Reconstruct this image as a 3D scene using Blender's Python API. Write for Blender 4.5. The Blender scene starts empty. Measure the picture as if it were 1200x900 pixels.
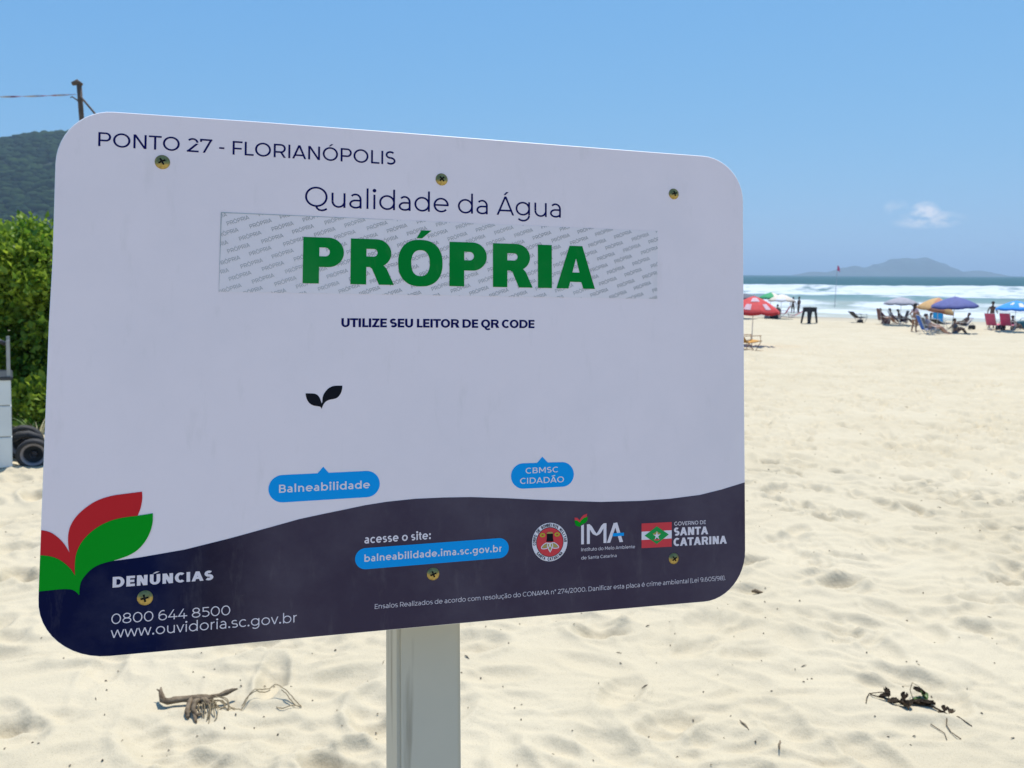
import bpy, bmesh, math, random
import numpy as np
from mathutils import Vector, Matrix
from mathutils.geometry import delaunay_2d_cdt
random.seed(7); rng = np.random.default_rng(7)
sc = bpy.context.scene
COL = sc.collection
R = math.radians

# ------------------------------------------------------------------ camera
CAM = Vector((0, 0, 1.6))
PITCH, ROLL = 0.14269, 0.0043
F0 = Vector((0, math.cos(PITCH), -math.sin(PITCH))); U0 = Vector((0, math.sin(PITCH), math.cos(PITCH)))
XR = Vector((1, 0, 0)) * math.cos(ROLL) + U0 * math.sin(ROLL)
UP = U0 * math.cos(ROLL) - Vector((1, 0, 0)) * math.sin(ROLL)
cd = bpy.data.cameras.new('camera'); cam = bpy.data.objects.new('camera', cd); COL.objects.link(cam)
m = Matrix((XR, UP, -F0)).transposed().to_4x4(); m.translation = CAM
cam.matrix_world = m
cd.sensor_width = 36; cd.lens = 27; cd.clip_start = 0.05; cd.clip_end = 60000
cd.dof.use_dof = True; cd.dof.focus_distance = 0.68; cd.dof.aperture_fstop = 18
sc.camera = cam

# ------------------------------------------------------------------ sky, sun, exposure
SUN_EL, SUN_AZ = R(70), R(25)          # azimuth from +Y towards +X
w = bpy.data.worlds.new('World'); sc.world = w; w.use_nodes = True
nt = w.node_tree; nt.nodes.clear()
def N(tree, t, **k):
    n = tree.nodes.new(t)
    for a, b in k.items(): setattr(n, a, b)
    return n
SKY_A = (.67, 1.66, 5.2); SKY_L = (.74 * 6.25, .82 * 6.25, .97 * 6.25)
sky = N(nt, 'ShaderNodeTexSky', sky_type='NISHITA'); sky.sun_disc = False
sky.sun_elevation = SUN_EL; sky.sun_rotation = SUN_AZ; sky.altitude = 0
sky.air_density = 1.0; sky.dust_density = 0.35; sky.ozone_density = 2.0
bg = N(nt, 'ShaderNodeBackground'); bg.inputs[1].default_value = 0.13
out = N(nt, 'ShaderNodeOutputWorld')
# a small fair-weather cloud low over the island, and fainter wisps around it, by direction on the sky
def sky_dir(px, py):
    d = F0 + (px - 600) / 900 * XR - (py - 450) / 900 * UP
    return d.normalized()
tc = N(nt, 'ShaderNodeTexCoord')
nz = N(nt, 'ShaderNodeTexNoise'); nz.inputs['Scale'].default_value = 42; nz.inputs['Detail'].default_value = 7; nz.inputs['Roughness'].default_value = .62
mp = N(nt, 'ShaderNodeMapping'); mp.inputs['Scale'].default_value = (1, 1, 2.2)
nt.links.new(tc.outputs['Generated'], mp.inputs[0]); nt.links.new(mp.outputs[0], nz.inputs['Vector'])
def blob(d, ru, rv, amp):
    side = d.cross(Vector((0, 0, 1))).normalized(); vert = side.cross(d).normalized()
    outs = []
    for ax, rr in ((side, ru), (vert, rv)):
        dp = N(nt, 'ShaderNodeVectorMath', operation='DOT_PRODUCT'); dp.inputs[1].default_value = ax
        nt.links.new(tc.outputs['Generated'], dp.inputs[0])
        sb = N(nt, 'ShaderNodeMath', operation='DIVIDE'); sb.inputs[1].default_value = rr
        nt.links.new(dp.outputs['Value'], sb.inputs[0])
        sq = N(nt, 'ShaderNodeMath', operation='MULTIPLY'); nt.links.new(sb.outputs[0], sq.inputs[0]); nt.links.new(sb.outputs[0], sq.inputs[1])
        outs.append(sq)
    ad = N(nt, 'ShaderNodeMath', operation='ADD'); nt.links.new(outs[0].outputs[0], ad.inputs[0]); nt.links.new(outs[1].outputs[0], ad.inputs[1])
    iv = N(nt, 'ShaderNodeMath', operation='SUBTRACT', use_clamp=True); iv.inputs[0].default_value = 1; nt.links.new(ad.outputs[0], iv.inputs[1])
    fr = N(nt, 'ShaderNodeVectorMath', operation='DOT_PRODUCT'); fr.inputs[1].default_value = d; nt.links.new(tc.outputs['Generated'], fr.inputs[0])
    gt = N(nt, 'ShaderNodeMath', operation='GREATER_THAN'); gt.inputs[1].default_value = 0; nt.links.new(fr.outputs['Value'], gt.inputs[0])
    mu = N(nt, 'ShaderNodeMath', operation='MULTIPLY'); nt.links.new(iv.outputs[0], mu.inputs[0]); nt.links.new(gt.outputs[0], mu.inputs[1])
    m2 = N(nt, 'ShaderNodeMath', operation='MULTIPLY'); m2.inputs[1].default_value = amp; nt.links.new(mu.outputs[0], m2.inputs[0])
    return m2
acc = None
for px, py, ru, rv, amp in ((1088, 258, .040, .011, 1.3), (1083, 252, .018, .016, 1.7), (1050, 243, .014, .010, .5), (1108, 258, .022, .006, 1.1)):
    b = blob(sky_dir(px, py), ru, rv, amp)
    if acc is None: acc = b
    else:
        a2 = N(nt, 'ShaderNodeMath', operation='MAXIMUM'); nt.links.new(acc.outputs[0], a2.inputs[0]); nt.links.new(b.outputs[0], a2.inputs[1]); acc = a2
sub = N(nt, 'ShaderNodeMath', operation='SUBTRACT'); sub.inputs[1].default_value = .42; nt.links.new(nz.outputs['Fac'], sub.inputs[0])
ml = N(nt, 'ShaderNodeMath', operation='MULTIPLY'); ml.inputs[1].default_value = 3.6; nt.links.new(sub.outputs[0], ml.inputs[0])
ml2 = N(nt, 'ShaderNodeMath', operation='ADD'); nt.links.new(ml.outputs[0], ml2.inputs[0]); ml2.inputs[1].default_value = .18
ml3 = N(nt, 'ShaderNodeMath', operation='MULTIPLY', use_clamp=True); nt.links.new(ml2.outputs[0], ml3.inputs[0]); nt.links.new(acc.outputs[0], ml3.inputs[1])
mix = N(nt, 'ShaderNodeMix', data_type='RGBA'); mix.inputs[7].default_value = (5.3, 5.6, 6.2, 1)
nt.links.new(ml3.outputs[0], mix.inputs[0])
# soft shoulder on the sky's brightness, per channel: 1 / (1/(a c) + 1/L)
def vm(op, a, b=None):
    n = N(nt, 'ShaderNodeVectorMath', operation=op)
    for i, q in enumerate((a, b)):
        if q is None: continue
        if isinstance(q, tuple): n.inputs[i].default_value = q
        else: nt.links.new(q, n.inputs[i])
    return n.outputs[0]
ac = vm('MULTIPLY', sky.outputs[0], SKY_A); den = vm('ADD', vm('DIVIDE', ac, SKY_L), (1.0, 1.0, 1.0))
nt.links.new(vm('DIVIDE', ac, den), mix.inputs[6])
nt.links.new(mix.outputs[2], bg.inputs[0]); nt.links.new(bg.outputs[0], out.inputs[0])
sd = bpy.data.lights.new('sun', 'SUN'); sd.energy = 4.3; sd.angle = R(.53); sd.color = (1, .955, .89)
sun = bpy.data.objects.new('sun', sd); COL.objects.link(sun)
sv = Vector((math.sin(SUN_AZ) * math.cos(SUN_EL), math.cos(SUN_AZ) * math.cos(SUN_EL), math.sin(SUN_EL)))
sun.rotation_euler = sv.to_track_quat('Z', 'Y').to_euler(); sun.location = sv * 50
sc.view_settings.view_transform = 'Standard'; sc.view_settings.look = 'None'
sc.view_settings.exposure = 0.30; sc.view_settings.gamma = 1

# ------------------------------------------------------------------ helpers
def tag(o, label=None, cat=None, group=None, kind=None):
    if label: o['label'] = label
    if cat: o['category'] = cat
    if group: o['group'] = group
    if kind: o['kind'] = kind
    return o
def link(name, me, parent=None):
    o = bpy.data.objects.new(name, me); COL.objects.link(o)
    if parent: o.parent = parent
    return o
def empty(name, loc=(0, 0, 0), rz=0, **k):
    o = bpy.data.objects.new(name, None); COL.objects.link(o); o.location = loc; o.rotation_euler = (0, 0, rz); o.empty_display_size = .1
    return tag(o, **k)
def mesh(name, verts, faces, mats=None, smooth=False, mi=None):
    me = bpy.data.meshes.new(name); me.from_pydata([tuple(v) for v in verts], [], faces)
    for mt in (mats if isinstance(mats, (list, tuple)) else [mats] if mats else []): me.materials.append(mt)
    if mi is not None: me.polygons.foreach_set('material_index', mi)
    if smooth: me.polygons.foreach_set('use_smooth', [True] * len(me.polygons))
    me.update(); return me
class MB:
    def __init__(s): s.v = []; s.f = []; s.m = []
    def add(s, v, f, mi=0):
        b = len(s.v); s.v += [Vector(p) for p in v]; s.f += [tuple(i + b for i in q) for q in f]; s.m += [mi] * len(f); return s
    def box(s, c, d, rot=None, mi=0, bev=0):
        hx, hy, hz = d[0] / 2, d[1] / 2, d[2] / 2
        if bev:
            bm = bmesh.new(); bmesh.ops.create_cube(bm, size=1)
            for v in bm.verts: v.co = Vector((v.co.x * d[0], v.co.y * d[1], v.co.z * d[2]))
            bmesh.ops.bevel(bm, geom=bm.edges[:], offset=bev, segments=2, affect='EDGES')
            bm.verts.index_update(); vs = [v.co.copy() for v in bm.verts]; fs = [[v.index for v in f.verts] for f in bm.faces]; bm.free()
        else:
            vs = [Vector((x, y, z)) for x in (-hx, hx) for y in (-hy, hy) for z in (-hz, hz)]
            fs = [(0, 1, 3, 2), (4, 6, 7, 5), (0, 4, 5, 1), (2, 3, 7, 6), (0, 2, 6, 4), (1, 5, 7, 3)]
        M = rot if rot else Matrix.Identity(3)
        return s.add([M @ v + Vector(c) for v in vs], fs, mi)
    def tube(s, pts, r, n=8, mi=0, caps=True, jit=0):
        pts = [Vector(p) for p in pts]; rs = r if isinstance(r, (list, tuple)) else [r] * len(pts)
        vs = []; fs = []; prev = None
        for i, p in enumerate(pts):
            d = (pts[min(i + 1, len(pts) - 1)] - pts[max(i - 1, 0)]).normalized()
            if prev is None:
                a = d.cross(Vector((0, 0, 1)) if abs(d.z) < .9 else Vector((1, 0, 0))).normalized()
            else: a = (prev - d * prev.dot(d)).normalized()
            prev = a; b = d.cross(a)
            for k in range(n):
                t = 2 * math.pi * k / n; rr = rs[i] * (1 + jit * random.uniform(-1, 1))
                vs.append(p + (a * math.cos(t) + b * math.sin(t)) * rr)
        for i in range(len(pts) - 1):
            for k in range(n): fs.append((i * n + k, i * n + (k + 1) % n, (i + 1) * n + (k + 1) % n, (i + 1) * n + k))
        if caps: fs += [tuple(range(n))[::-1], tuple((len(pts) - 1) * n + k for k in range(n))]
        return s.add(vs, fs, mi)
    def lathe(s, prof, c=(0, 0, 0), n=24, M=None, mi=0):
        vs = []; fs = []; c = Vector(c)
        for r, z in prof:
            for k in range(n):
                t = 2 * math.pi * k / n; v = Vector((r * math.cos(t), r * math.sin(t), z)); vs.append((M @ v if M else v) + c)
        for i in range(len(prof) - 1):
            for k in range(n): fs.append((i * n + k, i * n + (k + 1) % n, (i + 1) * n + (k + 1) % n, (i + 1) * n + k))
        return s.add(vs, fs, mi)
    def build(s, name, mats, parent=None, smooth=False):
        return link(name, mesh(name, s.v, s.f, mats, smooth, s.m), parent)

def mat(name, col, rough=.6, var=0.0, vs=5.0, bump=0.0, bs=40.0, metal=0.0, spec=.5, col2=None, coords='Object', detail=5, bd=.01, coat=0):
    mt = bpy.data.materials.new(name); mt.use_nodes = True; t = mt.node_tree; p = t.nodes['Principled BSDF']
    p.inputs['Base Color'].default_value = (*col, 1); p.inputs['Roughness'].default_value = rough; p.inputs['Metallic'].default_value = metal
    p.inputs['Specular IOR Level'].default_value = spec; p.inputs['Coat Weight'].default_value = coat
    c = N(t, 'ShaderNodeTexCoord')
    n1 = N(t, 'ShaderNodeTexNoise'); n1.inputs['Scale'].default_value = vs; n1.inputs['Detail'].default_value = detail; t.links.new(c.outputs[coords], n1.inputs['Vector'])
    mr = N(t, 'ShaderNodeMapRange'); mr.inputs[1].default_value = .3; mr.inputs[2].default_value = .7; t.links.new(n1.outputs['Fac'], mr.inputs[0])
    mx = N(t, 'ShaderNodeMix', data_type='RGBA')
    a = col; b = col2 if col2 else tuple(min(1, x * (1 + var)) for x in col)
    if not col2: a = tuple(x * (1 - var) for x in col)
    mx.inputs[6].default_value = (*a, 1); mx.inputs[7].default_value = (*b, 1)
    t.links.new(mr.outputs[0], mx.inputs[0]); t.links.new(mx.outputs[2], p.inputs['Base Color'])
    if bump:
        n2 = N(t, 'ShaderNodeTexNoise'); n2.inputs['Scale'].default_value = bs; n2.inputs['Detail'].default_value = 4; t.links.new(c.outputs[coords], n2.inputs['Vector'])
        bp = N(t, 'ShaderNodeBump'); bp.inputs['Strength'].default_value = bump; bp.inputs['Distance'].default_value = bd
        t.links.new(n2.outputs['Fac'], bp.inputs['Height']); t.links.new(bp.outputs[0], p.inputs['Normal'])
    return mt

# gradient noise, vectorised
_perm = rng.permutation(512); _perm = np.concatenate([_perm, _perm])
_ga = rng.uniform(0, 2 * np.pi, 512); _gx, _gy = np.cos(_ga), np.sin(_ga)
def perlin(x, y, seed=0):
    x = x + seed * 17.31; y = y - seed * 9.77
    xi = np.floor(x).astype(int); yi = np.floor(y).astype(int); xf = x - xi; yf = y - yi
    u = xf ** 3 * (xf * (xf * 6 - 15) + 10); v = yf ** 3 * (yf * (yf * 6 - 15) + 10)
    def g(ix, iy, fx, fy):
        h = _perm[(_perm[ix & 511] + iy) & 511]; return _gx[h] * fx + _gy[h] * fy
    a = g(xi, yi, xf, yf); b = g(xi + 1, yi, xf - 1, yf); c = g(xi, yi + 1, xf, yf - 1); d = g(xi + 1, yi + 1, xf - 1, yf - 1)
    return (a + u * (b - a)) * (1 - v) + (c + u * (d - c)) * v * 1.0
def fbm(x, y, o=4, seed=0):
    s = 0; a = 1
    for i in range(o): s = s + a * perlin(x * 2 ** i, y * 2 ** i, seed + i); a *= .5
    return s
# beach profile along the seaward axis
_S = np.array([-3000, -200, -60, -15, -3, 0, 3.5, 15, 30, 46, 60, 73, 90, 120, 200., 400, 30000]); _Z = np.array([6, 5, 2.2, .6, .05, 0, -.08, -.45, -1.12, -1.76, -1.90, -2.07, -2.6, -3.5, -4, -4.5, -4.6])
SEA = -2.07
def seaward(x, y): return .5 * x + .866 * y
def along(x, y): return .866 * x - .5 * y
def base_z(x, y):
    s = seaward(x, y); z = 0
    for k, wt in ((-1, .25), (0, .5), (1, .25)): z = z + wt * np.interp(s + k * 2.0 * np.clip(np.abs(s) / 20, 0, 1), _S, _Z)
    return z

# ------------------------------------------------------------------ sand (one sheet, polar grid about the viewpoint)
def polar(rr, th):
    RR, TH = np.meshgrid(rr, th, indexing='ij'); return RR * np.sin(TH), RR * np.cos(TH)
dense = np.arange(-38, 38.01, .115); coarse = np.arange(38, 322, 2.0)[1:]
th = np.radians(np.concatenate([dense, coarse]))
rr = np.concatenate([[.02], np.linspace(.2, 1.5, 14), 1.5 * np.exp(np.arange(1, 400) * .0041)])
r1 = rr[-1]; n2_ = int(math.log(95 / r1) / .0085); rr = np.concatenate([rr, r1 * np.exp(np.arange(1, n2_) * .0085), np.geomspace(97, 2600, 34)])
GX, GY = polar(rr, th)
nr, nt_ = GX.shape
def relief(x, y):
    r = np.hypot(x, y)
    fade = np.clip(1 - (seaward(x, y) - 58) / 10, 0.06, 1) * np.clip((400 - r) / 200, 0, 1)
    wx = x + .25 * fbm(x * 1.3, y * 1.3, 2, 31); wy = y + .25 * fbm(x * 1.3, y * 1.3, 2, 41)
    a = fbm(wx * 1.1, wy * 1.5, 3, 1) * .034
    q = perlin(x * 4.2, y * 6.0, 71); wy2 = wy + .050 * q + .03 * a / .034; wx2 = wx + .05 * perlin(x * 3.7, y * 5, 72)
    b = perlin(wx2 * 3.1, wy2 * 7.0, 5) + .45 * perlin(wx2 * 6.6, wy2 * 14.0, 6)
    sparse = np.clip(.75 + 1.3 * perlin(x * .9, y * 1.2, 73), .25, 1.4)
    c = (.32 - np.minimum(np.abs(b), .55)) * .040 * sparse          # sharp little crests between flat-floored hollows
    d = fbm(wx * 9, wy * 14, 2, 9) * .004
    e = fbm(x * .12, y * .12, 3, 14) * .16 * np.clip(r / 25, 0, 1)
    far_ = np.clip((r - 4) / 12, 0, 1)
    b2 = perlin(wx2 * 1.7, wy2 * 2.6, 75) + .5 * perlin(wx2 * 3.4, wy2 * 5.2, 76); c2 = (.34 - np.minimum(np.abs(b2), .6)) * .13 * far_ * np.clip(.8 + 1.2 * perlin(x * .25, y * .3, 77), .3, 1.5)
    return (a * .65 + c * (1.0 + 1.2 * far_) + c2 * .9 + d + e) * fade, fade
rel, fade = relief(GX, GY)
GZ = base_z(GX, GY) + rel
# footprints: shallow soft-edged pits with a pushed-up rim, in wandering tracks and at random
thd = np.radians(dense)
prints = []
for k in range(900):
    x = rng.uniform(-14, 26); y = rng.uniform(1.2, 30) if k % 2 else rng.uniform(1.2, 12); a = rng.uniform(0, 2 * np.pi)
    for j in range(int(rng.integers(5, 14))):
        s = 1 if j % 2 else -1
        prints.append((x + s * .11 * math.cos(a), y - s * .11 * math.sin(a), a + s * .12 + rng.normal(0, .12)))
        x += .62 * math.sin(a); y += .62 * math.cos(a); a += rng.normal(0, .09)
for k in range(9000): prints.append((rng.uniform(-12, 24), rng.uniform(1.0, 34), rng.uniform(0, 6.28)))
for (px, py, a) in prints:
    r = math.hypot(px, py); t = math.atan2(px, py)
    if r < 1.4 or abs(t) > thd[-1] - .01 or r > 40: continue
    wr = .32; i0, i1 = np.searchsorted(rr, [r - wr, r + wr]); j0, j1 = np.searchsorted(thd, [t - wr / r, t + wr / r])
    if i1 - i0 < 2 or j1 - j0 < 2: continue
    X = GX[i0:i1, j0:j1] - px; Y = GY[i0:i1, j0:j1] - py
    u = X * math.sin(a) + Y * math.cos(a); v = X * math.cos(a) - Y * math.sin(a)
    L = .135 * (.85 + .3 * ((px * 7.3) % 1)); Wd = .058 * (.85 + .5 * ((py * 5.1) % 1))
    d = np.sqrt((u / L) ** 2 + (v / Wd) ** 2)
    dep = (.016 + .024 * min(1, r / 14)) * (.4 + .9 * ((px * 3.7 + py * 2.9) % 1))
    GZ[i0:i1, j0:j1] += -dep * np.exp(-(d ** 4.5)) + .4 * dep * np.exp(-((d - 1.4) / .28) ** 2)
def sand_z(x, y):
    r = math.hypot(x, y); t = math.atan2(x, y); i = int(np.clip(np.searchsorted(rr, r), 1, nr - 2))
    if abs(t) > thd[-1]: return float(base_z(x, y))
    j = int(np.clip(np.searchsorted(thd, t), 1, len(thd) - 2))
    return float(GZ[i - 1:i + 1, j - 1:j + 1].mean())
def grid_mesh(name, X, Y, Z, close=True):
    a, b = X.shape; me = bpy.data.meshes.new(name)
    co = np.stack([X, Y, Z], -1).reshape(-1, 3).astype(np.float32)
    I, J = np.meshgrid(np.arange(a - 1), np.arange(b if close else b - 1), indexing='ij'); J2 = (J + 1) % b
    q = np.stack([I * b + J, I * b + J2, (I + 1) * b + J2, (I + 1) * b + J], -1).reshape(-1, 4)
    q = q[:, ::-1]
    me.vertices.add(len(co)); me.vertices.foreach_set('co', co.ravel())
    me.loops.add(q.size); me.loops.foreach_set('vertex_index', q.ravel().astype(np.int32))
    me.polygons.add(len(q)); me.polygons.foreach_set('loop_start', np.arange(0, q.size, 4, dtype=np.int32))
    me.polygons.foreach_set('use_smooth', np.ones(len(q), bool)); me.update(calc_edges=True)
    return me
def sand_material():
    mt = bpy.data.materials.new('beach_sand'); mt.use_nodes = True; t = mt.node_tree; p = t.nodes['Principled BSDF']
    g = N(t, 'ShaderNodeNewGeometry'); L = t.links.new
    n1 = N(t, 'ShaderNodeTexNoise'); n1.inputs['Scale'].default_value = .7; n1.inputs['Detail'].default_value = 6; L(g.outputs['Position'], n1.inputs['Vector'])
    r1 = N(t, 'ShaderNodeValToRGB'); r1.color_ramp.elements[0].position = .3; r1.color_ramp.elements[0].color = (.515, .445, .308, 1)
    r1.color_ramp.elements[1].position = .7; r1.color_ramp.elements[1].color = (.57, .50, .358, 1); L(n1.outputs['Fac'], r1.inputs[0])
    n2 = N(t, 'ShaderNodeTexNoise'); n2.inputs['Scale'].default_value = 260; n2.inputs['Detail'].default_value = 3; L(g.outputs['Position'], n2.inputs['Vector'])
    r2 = N(t, 'ShaderNodeValToRGB'); r2.color_ramp.elements[0].position = .28; r2.color_ramp.elements[0].color = (.55, .5, .45, 1); r2.color_ramp.elements[1].position = .46; r2.color_ramp.elements[1].color = (1, 1, 1, 1)
    L(n2.outputs['Fac'], r2.inputs[0])
    m1 = N(t, 'ShaderNodeMix', data_type='RGBA', blend_type='MULTIPLY'); m1.inputs[0].default_value = .5; L(r1.outputs[0], m1.inputs[6]); L(r2.outputs[0], m1.inputs[7])
    # wet band by the sea
    dp = N(t, 'ShaderNodeVectorMath', operation='DOT_PRODUCT'); dp.inputs[1].default_value = (.5, .866, 0); L(g.outputs['Position'], dp.inputs[0])
    n3 = N(t, 'ShaderNodeTexNoise'); n3.inputs['Scale'].default_value = .09; n3.inputs['Detail'].default_value = 5; L(g.outputs['Position'], n3.inputs['Vector'])
    ma = N(t, 'ShaderNodeMath', operation='MULTIPLY_ADD'); ma.inputs[1].default_value = 22; L(n3.outputs['Fac'], ma.inputs[0]); L(dp.outputs['Value'], ma.inputs[2])
    wr = N(t, 'ShaderNodeMapRange'); wr.inputs[1].default_value = 76; wr.inputs[2].default_value = 84; L(ma.outputs[0], wr.inputs[0])
    m2 = N(t, 'ShaderNodeMix', data_type='RGBA'); m2.inputs[7].default_value = (.36, .315, .24, 1); L(wr.outputs[0], m2.inputs[0]); L(m1.outputs[2], m2.inputs[6]); L(m2.outputs[2], p.inputs['Base Color'])
    rg = N(t, 'ShaderNodeMapRange'); rg.inputs[3].default_value = .95; rg.inputs[4].default_value = .7; L(wr.outputs[0], rg.inputs[0]); L(rg.outputs[0], p.inputs['Roughness'])
    p.inputs['Specular IOR Level'].default_value = .25
    n4 = N(t, 'ShaderNodeTexNoise'); n4.inputs['Scale'].default_value = 38; n4.inputs['Detail'].default_value = 6; n4.inputs['Roughness'].default_value = .65; L(g.outputs['Position'], n4.inputs['Vector'])
    bp = N(t, 'ShaderNodeBump'); bp.inputs['Strength'].default_value = .45; bp.inputs['Distance'].default_value = .012; L(n4.outputs['Fac'], bp.inputs['Height'])
    L(bp.outputs[0], p.inputs['Normal'])
    return mt
M_sand = sand_material()
me = grid_mesh('sand', GX, GY, GZ); me.materials.append(M_sand); tag(link('sand', me), kind='structure')

# ------------------------------------------------------------------ sea with rollers and foam
ths = np.radians(np.concatenate([np.arange(-75, 14, 1.0), np.arange(14, 42, .075), np.arange(42, 128, 1.0)]))
rs = np.concatenate([np.arange(50, 270, .55), np.geomspace(270, 20000, 150)])
SX, SY = polar(rs, ths); s = seaward(SX, SY); a_ = along(SX, SY)
wob = 9 * perlin(a_ / 55, s / 200, 3) + 3 * perlin(a_ / 14, s / 60, 4)
Z = np.zeros_like(s); foam = np.zeros_like(s)
def crest(s0, h, front, tail, jit, gap=None, fw=None):
    d = s - (s0 + wob * jit); amp = 1 + .35 * perlin(a_ / 22, s0 / 10 + 0 * s, 6) + .12 * perlin(a_ / 4, s0 / 7 + 0 * s, 7)
    if gap is not None: amp = amp * np.clip(gap, 0, 1)
    z = h * amp * np.where(d < 0, np.exp(-(d / front) ** 2), np.exp(-(d / tail) ** 2)); return z, d, amp
right = np.clip((a_ - 20) / 16, 0, 1)      # the surf turns patchier to the right
z1, d1, A1 = crest(203, 1.15, 4, 26, 1.0, 1 - .35 * right * (perlin(a_ / 9, s / 400, 12) > -.1)); Z += z1
fo = np.clip((d1 + 72) / 20, 0, 1) * np.clip((3 - d1) / 3, 0, 1); foam = np.maximum(foam, fo * (1.02 - .35 * right + .65 * fbm(a_ / 14, s / 9, 3, 21) + .45 * fbm(a_ / 4.5, s / 7, 2, 28) - .32 * np.clip((-d1 - 30) / 30, 0, 1)))
z2, d2, A2 = crest(101, .55, 2.2, 9, .8); Z += z2
foam = np.maximum(foam, np.clip((d2 + 13) / 4, 0, 1) * np.clip((2 - d2) / 2, 0, 1) * (.88 + .9 * fbm(a_ / 9, s / 5, 3, 22)))
z3, d3, A3 = crest(84, .28, 1.6, 5, .5); Z += z3
foam = np.maximum(foam, np.clip((d3 + 8) / 3, 0, 1) * np.clip((2 - d3) / 2, 0, 1) * (.9 + .5 * fbm(a_ / 7, s / 4, 3, 23)))
foam = np.maximum(foam, np.clip((80 - s) / 5, 0, 1) * (.45 + .7 * fbm(a_ / 5, s / 2.5, 3, 24)))
foam = np.maximum(foam, np.clip(1 - np.abs(s - 121 - wob) / 6, 0, 1) * (.3 + .8 * fbm(a_ / 16, s / 6, 3, 25) + .35 * right))
foam = np.maximum(foam, np.clip(1 - np.abs(s - 150 - wob) / 9, 0, 1) * (.25 + .8 * fbm(a_ / 18, s / 7, 3, 26) + .3 * right))
z4, d4, A4 = crest(262, .7, 10, 22, 1.6); Z += z4
foam = np.maximum(foam, np.clip(1 - np.abs(d4) / 4, 0, 1) * (1.4 * fbm(a_ / 20, s / 30, 2, 27) - .1 + .25 * right))
far = np.clip((s - 215) / 40, 0, 1)
Z += far * .35 * perlin(s / 34, a_ / 120, 31) * np.clip(1 - s / 3000, .15, 1) + .10 * perlin(s / 7, a_ / 12, 32) * np.clip(1 - s / 900, 0, 1)
foam = np.maximum(foam, far * np.clip(1 - s / 2500, 0, 1) * np.clip(perlin(s / 12, a_ / 22, 33) * 2.6 - 1.35, 0, 1))
Z *= np.clip((s - 74) / 14, 0, 1)
Z += .12 * np.clip((s - 76) / 10, 0, 1) * foam * np.clip(perlin(s / 2.2, a_ / 2.2, 41) + .5, 0, 1) * (s < 260)
Z += SEA + np.clip((s - 85) / 20, 0, 1) * .05; foam = np.clip(foam, 0, 1.3)
me = grid_mesh('sea', SX, SY, Z, close=False)
at = me.attributes.new('foam', 'FLOAT', 'POINT'); at.data.foreach_set('value', foam.astype(np.float32).ravel())
at = me.attributes.new('shore', 'FLOAT', 'POINT'); at.data.foreach_set('value', s.astype(np.float32).ravel())
def sea_material():
    mt = bpy.data.materials.new('sea_water'); mt.use_nodes = True; t = mt.node_tree; p = t.nodes['Principled BSDF']; L = t.links.new
    g = N(t, 'ShaderNodeNewGeometry'); at = N(t, 'ShaderNodeAttribute', attribute_name='foam'); sh = N(t, 'ShaderNodeAttribute', attribute_name='shore')
    cr = N(t, 'ShaderNodeValToRGB'); e = cr.color_ramp.elements; e[0].position = 0; e[0].color = (.40, .42, .36, 1); e[1].position = 1; e[1].color = (.006, .070, .080, 1)
    for pos, c in ((.10, (.24, .31, .29, 1)), (.28, (.095, .195, .20, 1)), (.55, (.035, .125, .140, 1))):
        q = e.new(pos); q.color = c
    mr = N(t, 'ShaderNodeMapRange'); mr.inputs[1].default_value = 76; mr.inputs[2].default_value = 330; L(sh.outputs['Fac'], mr.inputs[0]); L(mr.outputs[0], cr.inputs[0])
    n1 = N(t, 'ShaderNodeTexNoise'); n1.inputs['Scale'].default_value = .55; n1.inputs['Detail'].default_value = 7; n1.inputs['Roughness'].default_value = .6; L(g.outputs['Position'], n1.inputs['Vector'])
    ad = N(t, 'ShaderNodeMath', operation='MULTIPLY_ADD'); ad.inputs[1].default_value = .9; L(n1.outputs['Fac'], ad.inputs[0]); L(at.outputs['Fac'], ad.inputs[2])
    ms = N(t, 'ShaderNodeMapRange'); ms.inputs[1].default_value = 1.02; ms.inputs[2].default_value = 1.36; L(ad.outputs[0], ms.inputs[0])
    mx = N(t, 'ShaderNodeMix', data_type='RGBA'); mx.inputs[7].default_value = (.56, .61, .63, 1); L(ms.outputs[0], mx.inputs[0]); L(cr.outputs[0], mx.inputs[6]); L(mx.outputs[2], p.inputs['Base Color'])
    ro = N(t, 'ShaderNodeMapRange'); p.inputs['Specular IOR Level'].default_value = .3; ro.inputs[3].default_value = .5; ro.inputs[4].default_value = .9; L(ms.outputs[0], ro.inputs[0]); L(ro.outputs[0], p.inputs['Roughness'])
    p.inputs['IOR'].default_value = 1.33
    mp = N(t, 'ShaderNodeMapping'); mp.inputs['Rotation'].default_value = (0, 0, R(30)); mp.inputs['Scale'].default_value = (.35, 1.1, 1); L(g.outputs['Position'], mp.inputs[0])
    n2 = N(t, 'ShaderNodeTexNoise'); n2.inputs['Scale'].default_value = .35; n2.inputs['Detail'].default_value = 8; L(mp.outputs[0], n2.inputs['Vector'])
    bp = N(t, 'ShaderNodeBump'); bp.inputs['Strength'].default_value = .9; bp.inputs['Distance'].default_value = .9; L(n2.outputs['Fac'], bp.inputs['Height']); L(bp.outputs[0], p.inputs['Normal'])
    return mt
me.materials.append(sea_material()); tag(link('sea', me), kind='structure')

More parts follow.
